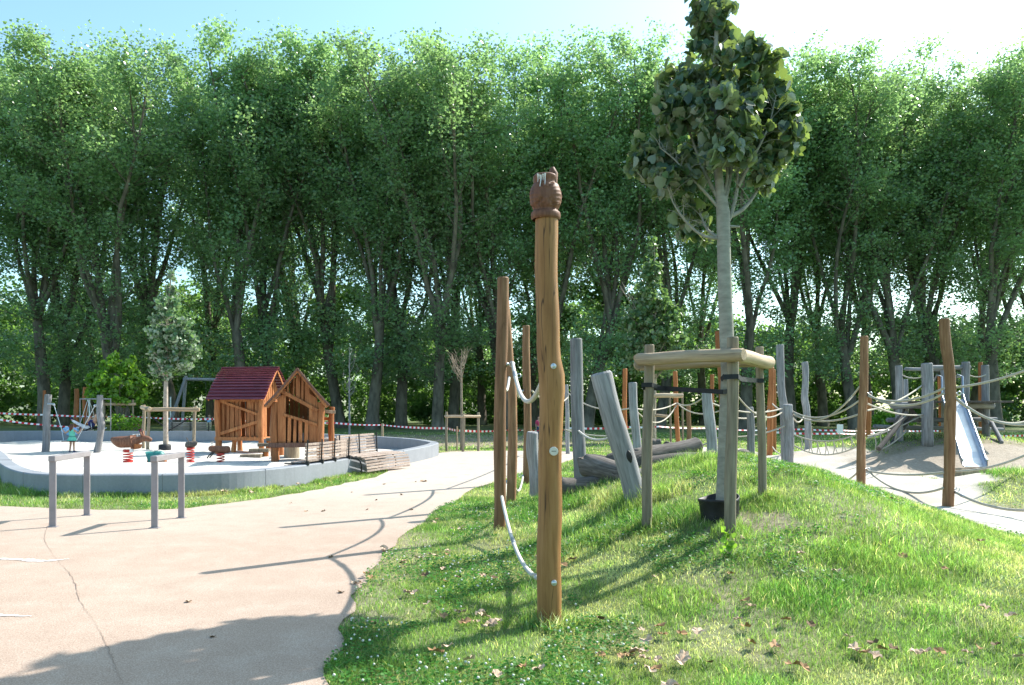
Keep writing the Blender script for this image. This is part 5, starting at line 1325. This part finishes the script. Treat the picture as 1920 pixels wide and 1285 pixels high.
# ------------------------------------------------------------------ people
def figure(name, base, rz, J, mats, label, hgt, hair_len=.5, dress=None, rot=None):
    """J: joint dict in metres for a body of height hgt"""
    s = hgt/1.7; order = ['pelvis','chest','neck','head','hl','kl','fl','tl','hr','kr','fr','tr','sl','el','wl','gl','sr','er','wr','gr']
    E = [('pelvis','chest'),('chest','neck'),('neck','head'),('pelvis','hl'),('hl','kl'),('kl','fl'),('fl','tl'),('pelvis','hr'),('hr','kr'),('kr','fr'),('fr','tr'),('chest','sl'),('sl','el'),('el','wl'),('wl','gl'),('chest','sr'),('sr','er'),('er','wr'),('wr','gr')]
    Rr = dict(pelvis=.13,chest=.135,neck=.055,head=.085,hl=.09,kl=.062,fl=.042,tl=.035,hr=.09,kr=.062,fr=.042,tr=.035,sl=.06,el=.045,wl=.03,gl=.03,sr=.06,er=.045,wr=.03,gr=.03)
    pts = [Vector(J[k])*s for k in order]; ix = {k: i for i, k in enumerate(order)}
    e = empty(name, base, rz); tag(e, label, 'person')
    if rot: e.rotation_euler = rot
    b_ = grown('body', pts, [(ix[a], ix[b]) for a, b in E], [Rr[k]*s for k in order], mats[0], e, 2)
    hd_ = Vector(J['head'])*s
    # shape the head: skull, nose, ears welded in the body mesh
    mb = MB(); me = b_.data
    n0 = [tuple(v.co) for v in me.vertices]; f0 = [tuple(f.vertices) for f in me.polygons]
    mb.add(n0, f0, True); c = hd_+Vector((0,0,.035*s)); mb.sphere(c, .105*s, (.86,1,1.15), 14, 10); mb.sphere(c+Vector((0,-.108,-.01))*s, .02*s, (.8,1,1.3), 8, 6)
    for q in (-1,1): mb.sphere(c+Vector((q*.093,0,-.01))*s, .025*s, (.4,.8,1.2), 8, 6)
    for g in ('gl','gr'):     # five fingers folded on each hand
        gpos = Vector(J[g])*s; w_ = Vector(J['wl' if g == 'gl' else 'wr'])*s; dr = (gpos-w_).normalized(); sd_ = dr.cross(Vector((0,1,0))); sd_ = sd_.normalized() if sd_.length > .1 else Vector((1,0,0))
        for q in range(4):
            o_ = sd_*(q-1.5)*.018*s; mb.tube([gpos+o_, gpos+o_+dr*.035*s, gpos+o_+dr*.055*s+Vector((0,-.02,-.01))*s], [.009*s,.008*s,.006*s], 5)
        mb.tube([gpos-sd_*.03*s-dr*.02*s, gpos-sd_*.05*s+dr*.02*s], [.010*s,.008*s], 5)
    b2 = mb.build('body', mats[0], e); bpy.data.objects.remove(b_)
    mb = MB(); mb.sphere(c+Vector((0,.018,.018))*s, .117*s, (.93,1,1.08), 14, 10)
    if hair_len > .5: mb.tube([c+Vector((0,.06,.04))*s, c+Vector((0,.095,-.06))*s, c+Vector((0,.10,-.20))*s, c+Vector((0,.085,-.30))*s], [.09*s,.10*s,.085*s,.04*s], 10)
    hb = mb.build('hair', M['hair'], e)
    for v in hb.data.vertices:       # keep the face free
        d_ = v.co-c
        if d_.y < -.03*s and d_.z < .06*s: v.co.y = c.y-.0*s; v.co.x = c.x+d_.x*.8
    def cloth(nm, keys, mat, grow):
        ks = [k for k in order if k in keys]; im = {k: i for i, k in enumerate(ks)}
        grown(nm, [Vector(J[k])*s for k in ks], [(im[a], im[b]) for a, b in E if a in im and b in im], [(Rr[k]+grow)*s for k in ks], mat, e, 2)
    if dress: dress(e, J, s)
    else:
        jj = dict(J)
        cloth('shirt', ('pelvis','chest','sl','el','sr','er'), mats[1], .018)
        if mats[2]: cloth('trousers', ('pelvis','hl','kl','fl','hr','kr','fr'), mats[2], .014)
    mb = MB()
    for a, b in (('fl','tl'),('fr','tr')): mb.tube([Vector(J[a])*s+Vector((0,.03,-.01))*s, Vector(J[b])*s+Vector((0,-.02,0))*s], [.05*s,.04*s], 8)
    mb.build('shoes', M['navy'], e)
    return e
STAND = dict(pelvis=(0,0,.93),chest=(0,0,1.28),neck=(0,0,1.45),head=(0,-.01,1.55),hl=(-.09,0,.86),kl=(-.10,-.02,.48),fl=(-.10,.02,.08),tl=(-.11,-.14,.03),hr=(.09,0,.86),kr=(.10,-.02,.48),fr=(.10,.02,.08),tr=(.11,-.14,.03),
    sl=(-.19,0,1.38),el=(-.25,.02,1.12),wl=(-.27,-.04,.88),gl=(-.27,-.06,.80),sr=(.19,0,1.38),er=(.25,.02,1.12),wr=(.27,-.04,.88),gr=(.27,-.06,.80))
# toddler in teal dress, back to us, holding the swing ropes
base = ground(135, 27.5); base.z = .03; s_h = 1.02
J = dict(STAND); J.update(sl=(-.18,0,1.30),el=(-.40,.02,1.10),wl=(-.56,.0,1.30),gl=(-.60,0,1.36),sr=(.18,0,1.30),er=(.42,.02,1.12),wr=(.58,.0,1.30),gr=(.61,0,1.36), head=(0,-.0,1.50), neck=(0,0,1.38), chest=(0,0,1.22),fl=(-.15,.02,.08),tl=(-.16,-.12,.03),fr=(.13,.02,.08),tr=(.14,-.12,.03))
def dress(e, J, s):
    mb = MB(); rr = random.Random(3); prof = [(1.36,.13),(1.30,.17),(1.15,.175),(1.0,.17),(.92,.18),(.80,.235),(.66,.30)]; NSg = 20
    vs = [((r_*(1+(.06*math.sin(q*6.283/NSg*7) if z < .95 else 0)))*math.cos(q*6.283/NSg)*s, r_*.8*math.sin(q*6.283/NSg)*s, z*s) for z, r_ in prof for q in range(NSg)]
    fs = [(i*NSg+q, i*NSg+(q+1) % NSg, (i+1)*NSg+(q+1) % NSg, (i+1)*NSg+q) for i in range(len(prof)-1) for q in range(NSg)]
    mb.add(vs, fs, True); mb.build('dress', M['dress'], e)
    mb = MB(); mb.tube([(.185*math.cos(t)*s, .15*math.sin(t)*s, .93*s) for t in np.linspace(0,6.283,17)], .018*s, 6, False); mb.build('belt', M['teal'], e)
tod = figure('person', base, math.pi-.15, J, (M['skin'],None,None), 'toddler in a teal dress seen from behind, holding the swing ropes', s_h, .8, dress)
# swing ropes and seat
for_s = empty('toddler_swing', (base.x, base.y+.0, .03)); tag(for_s, 'rope swing hung between the two grey posts in the sand pit', 'swing')
b0 = Vector((base.x, base.y, .03)); hl_ = b0+Vector((-.36,0,.80)); hr_ = b0+Vector((.36,0,.80))
for P, Q in ((W(101,759,27.5), hl_), (W(178,761,27.5), hr_)):
    seatp = b0+Vector((-.22 if P.x < base.x else .22, -.12, .40))
    mb = MB(); mb.tube([P-b0, Q-b0, seatp-b0], .014, 6, False); mb.tube([P-b0+Vector((-.22 if P.x < base.x else .2, 0, .02)), P-b0+Vector((0,0,.02))], .028, 8); mb.sphere(P-b0, .05, (1,1,1), 8, 6); mb.build('swing_rope', M['steel'], for_s)
mb = MB(); mb.box((0,-.14,.40), (.50,.16,.03)); mb.build('seat', M['black'], for_s)
# reclining person on a slanted swing
base = W(168, 800, 37); base.z = 0
J = dict(pelvis=(0,0,.62),chest=(.20,0,.92),neck=(.27,0,1.05),head=(.33,0,1.14),hl=(-.03,-.09,.60),kl=(-.40,-.09,.78),fl=(-.76,-.09,.98),tl=(-.80,-.09,1.1),hr=(-.03,.09,.60),kr=(-.40,.09,.74),fr=(-.78,.09,.92),tr=(-.82,.09,1.03),
   sl=(.20,-.19,.98),el=(.04,-.25,.84),wl=(.12,-.24,1.06),gl=(.15,-.24,1.12),sr=(.20,.19,.98),er=(.05,.25,.84),wr=(.13,.24,1.06),gr=(.16,.24,1.12))
figure('person', base, 0, J, (M['skin'],M['navy'],M['palecloth']), 'person in dark blue top and pale trousers leaning back on a swing', 1.75)
sw = empty('nest_swing', base); tag(sw, 'dark hanging swing under the reclining person', 'swing')
mb = MB(); mb.box((-.1,0,.53), (.75,.6,.05), Matrix.Rotation(R(-22),3,'Y')); mb.build('seat', M['black'], sw)
mb = MB()
for a_, b_ in (((.25,-.28,.62),(-.05,-.05,2.0)),((.25,.28,.62),(-.05,.05,2.0)),((-.42,-.28,.46),(-.05,-.05,2.0)),((-.42,.28,.46),(-.05,.05,2.0))): mb.tube([a_, b_], .012, 5)
mb.build('chain', M['steel'], sw)
mb = MB(); mb.tube([(-.45,0,2.02),(1.0,0,2.02)], .03, 10); mb.build('beam', M['rail'], sw)
for x in (-.45, 1.0):
    mb = MB(); mb.tube([(x,0,-.05),(x,0,2.05)], .025, 8); mb.build('leg', M['rail'], sw)
# bag and pushchair like bundle on the grass
p2 = W(131, 800, 36.6); p2.z = 0
mb = MB(); mb.sphere((0,0,.52), .3, (1.4,.7,.55), 14, 10); mb.sphere((.15,0,.36), .24, (1.3,.7,.5), 14, 8); o = mb.build('cloth_bundle', M['bluecloth']); o.location = p2+Vector((0,0,.02)); 
tag(o, 'light blue and white cloth bundle behind the rear pit wall left of the toddler', 'bag')
for v in o.data.vertices: v.co.z = max(v.co.z, 0); 
# swing frame with seated child
p2 = W(365, 806, 44); p2.z = 0; kk = 44/F; e = empty('swing', p2); tag(e, 'blue-grey A-frame swing with high bar behind the young linden', 'swing')
def sl_(px, py, dy=0): q = W(px, py, 44); return Vector((q.x-p2.x, dy, q.z))
for dy in (-.8,.8):
    mb = MB(); mb.tube([sl_(325,816,dy*1.3)-Vector((0,0,.1)), sl_(349,706,0)], .085, 10); mb.build('leg', M['grey'], e)
    mb = MB(); mb.tube([sl_(450,816,dy*1.3)-Vector((0,0,.1)), sl_(432,706,0)], .085, 10); mb.build('leg', M['grey'], e)
mb = MB(); mb.tube([sl_(344,711), sl_(440,713)], .09, 10); mb.build('top_bar', M['grey'], e)
mb = MB()
for px in (386,398): mb.tube([sl_(px,713), sl_(px+1,785)], .014, 5)
mb.box(sl_(392.5,787), (.45,.2,.03)); mb.build('swing_seat', M['black'], e)
base = W(392, 785, 44); base.z = .0
J = dict(pelvis=(0,0,.98),chest=(.03,0,1.30),neck=(.04,0,1.46),head=(.05,0,1.56),hl=(-.09,-.04,.96),kl=(-.12,-.42,.92),fl=(-.12,-.50,.52),tl=(-.12,-.64,.5),hr=(.09,-.04,.96),kr=(.12,-.42,.92),fr=(.12,-.52,.54),tr=(.12,-.66,.52),
   sl=(-.17,0,1.38),el=(-.27,-.06,1.18),wl=(-.28,-.08,1.40),gl=(-.28,-.08,1.48),sr=(.19,0,1.38),er=(.28,-.06,1.18),wr=(.29,-.08,1.40),gr=(.29,-.08,1.48))
figure('person', base+Vector((0,-.05,.06)), .4, J, (M['skin'],M['bluecloth'],M['yellowcloth']), 'child in light blue top sitting on the swing left of the red roofed playhouse', 1.15)
base = ground(1010, 40); figure('person', base, .6, STAND, (M['skin'],M['pinkcloth'],M['denim']), 'person in pink top standing far behind the brown rope posts', 1.15)
base = ground(263, 42); figure('person', base, -.5, STAND, (M['skin'],M['pinkcloth'],M['pinkcloth']), 'child in red clothes far behind the maple bush frame', 1.05)

# ------------------------------------------------------------------ barrier tape, stakes, notice
def tape(pts, label, seed=0, w=.085):
    pts = [Vector(p) for p in pts]; P = []; 
    for a, b in zip(pts[:-1], pts[1:]):
        n = max(4, int((b-a).length/.12)); L_ = (b-a).length
        for i in range(n): t = i/n; P.append(a.lerp(b, t)-Vector((0,0,4*.02*L_**.5*t*(1-t)*1.2)))
    P.append(pts[-1]); rr = random.Random(seed); vs = []; fs = []; mi = []; tw = 0; o0 = P[0]
    for i, p in enumerate(P):
        tw += rr.uniform(-.1,.16); c, s = math.cos(tw), math.sin(tw); h_ = Vector((0, s*.5, max(.35, abs(c)))) .normalized()*w/2
        vs += [p+h_-o0, p-h_-o0]
    for i in range(len(P)-1): fs.append((2*i, 2*i+1, 2*i+3, 2*i+2)); mi.append(i % 2)
    me = bpy.data.meshes.new('barrier_tape'); me.from_pydata(vs, [], fs); me.update(); me.polygons.foreach_set('material_index', mi)
    o = link('barrier_tape', me, [M['taper'], M['tapew']]); o.location = o0; return tag(o, label, 'barrier tape')
tape([W(-80,769,38),W(85,778,38.5),W(245,781,38.8),W(400,786,38),W(560,790,36)], 'upper red and white barrier tape running across the left lawn', 1)
tape([W(-80,777,36),W(0,787,36.8),W(85,797,37.5),W(200,803,38)], 'lower slanting red and white barrier tape at the left lawn', 2)
tape([W(560,790,36),W(625,793,34.5),W(717,797,33.5),W(838,803,31),W(868,808,29.5),W(960,806,32),W(1062,806,34)], 'red and white barrier tape from the playhouses to the staked bare sapling', 3)
tape([W(1062,803,34),W(1180,801,35),W(1236,800,35),W(1330,803,36),W(1430,807,36)], 'red and white barrier tape behind the grey climbing posts', 4)
tape([W(1430,803,36),W(1510,805,36),W(1577,807,35),W(1660,806,37),W(1760,808,38)], 'red and white barrier tape behind the notice sign', 5)
tape([W(1440,810,34),W(1577,813,34),W(1640,812,35)], 'second lower red and white barrier tape at the notice sign', 6)
tape([W(1855,818,33),W(1980,812,34)], 'red and white barrier tape at the right photo edge', 7)
for px, pyt, d, w, lab in ((717,795,33.5,5,'short pale wooden stake holding the tape, right of the benches'),(857,800,29.0,3,'thin stake with tape just left of the staked sapling foot'),(1522,800,34,2.5,'thin pale stake beside the wavy grey post'),(1605,803,34,2.5,'thin pale stake left of the reddish rope post')):
    a_ = ground(px, d); b_ = W(px, pyt, d); log_thing('tape_stake', a_, b_, w/2/F*d, w/2/F*d*.95, M['pine'], lab, 'stake', 'stakes holding the barrier tape', px, 0, .03, 8, 4, 0, sink=.1)
p2 = ground(1575, 33.5); e = empty('notice_sign', p2); tag(e, 'small white notice sign on a thin pole in front of the tape', 'sign'); kk = 33.5/F
mb = MB(); mb.tube([(0,.03,-.1),(0,.03,(EYE-(797-HZ)*kk))], .02, 8); mb.build('pole', M['pine'], e)
zt_ = EYE-(796-HZ)*kk; zb_ = EYE-(813-HZ)*kk; mb = MB(); mb.box((0,0,(zt_+zb_)/2), (12*kk,.015,zt_-zb_)); bd = mb.build('board', M['white'], e)
# thin lamp poles in the wood edge
for px, d, pyt, lab in ((168,48,700,'thin grey pole rising behind the orange round-topped post'),(320,50,745,'thin grey pole left of the swing frame')):
    p2 = ground(px, d); mb = MB(); mb.tube([(0,0,-.1),(0,0,EYE-(pyt-HZ)*d/F)], .05, 8); mb.sphere((0,0,EYE-(pyt-HZ)*d/F), .06, (1,1,.6), 8, 6); o = mb.build('metal_pole', M['steel']); o.location = p2; tag(o, lab, 'pole')
# loose sticks and stones
for o_ in list(scene.objects):
    if 'L' in o_.keys(): del o_['L']
# ------------------------------------------------------------------ light, sky, camera
SUN_AZ = math.atan2(.888, .655); SUN_EL = R(42.2)
w = bpy.data.worlds.new('World'); scene.world = w; w.use_nodes = True; nt = w.node_tree
bg = nt.nodes['Background']; sk = nt.nodes.new('ShaderNodeTexSky'); sk.sky_type = 'NISHITA'; sk.sun_disc = False
sk.sun_elevation = SUN_EL; sk.sun_rotation = SUN_AZ; sk.air_density = 1.0; sk.dust_density = 1.6; sk.ozone_density = 1.0
c = mixc(nt, 1.0, sk.outputs[0], (.84,1.04,1.0), 'MULTIPLY'); nt.links.new(c, bg.inputs['Color']); bg.inputs['Strength'].default_value = .15
sl = bpy.data.lights.new('sun', 'SUN'); sl.energy = 4.3; sl.angle = R(.53); sl.color = (1, .955, .88)
so = bpy.data.objects.new('sun', sl); COL.objects.link(so)
sd = Vector((math.sin(SUN_AZ)*math.cos(SUN_EL), math.cos(SUN_AZ)*math.cos(SUN_EL), math.sin(SUN_EL)))
so.rotation_euler = sd.to_track_quat('Z', 'Y').to_euler(); so.location = (20, 20, 40)
cam = bpy.data.cameras.new('camera'); co = bpy.data.objects.new('camera', cam); COL.objects.link(co)
co.location = (0, 0, EYE); co.rotation_euler = (R(90), 0, 0)
cam.sensor_width = 36; cam.lens = F/1920*36; cam.shift_y = (HZ-642.5)/1920; cam.clip_end = 5000; cam.clip_start = .05
scene.camera = co
vs = scene.view_settings; vs.view_transform = 'Standard'; vs.look = 'None'; vs.gamma = 1; vs.exposure = 1.14
scene.cycles.max_bounces = 6; scene.cycles.transmission_bounces = 4; scene.cycles.transparent_max_bounces = 4
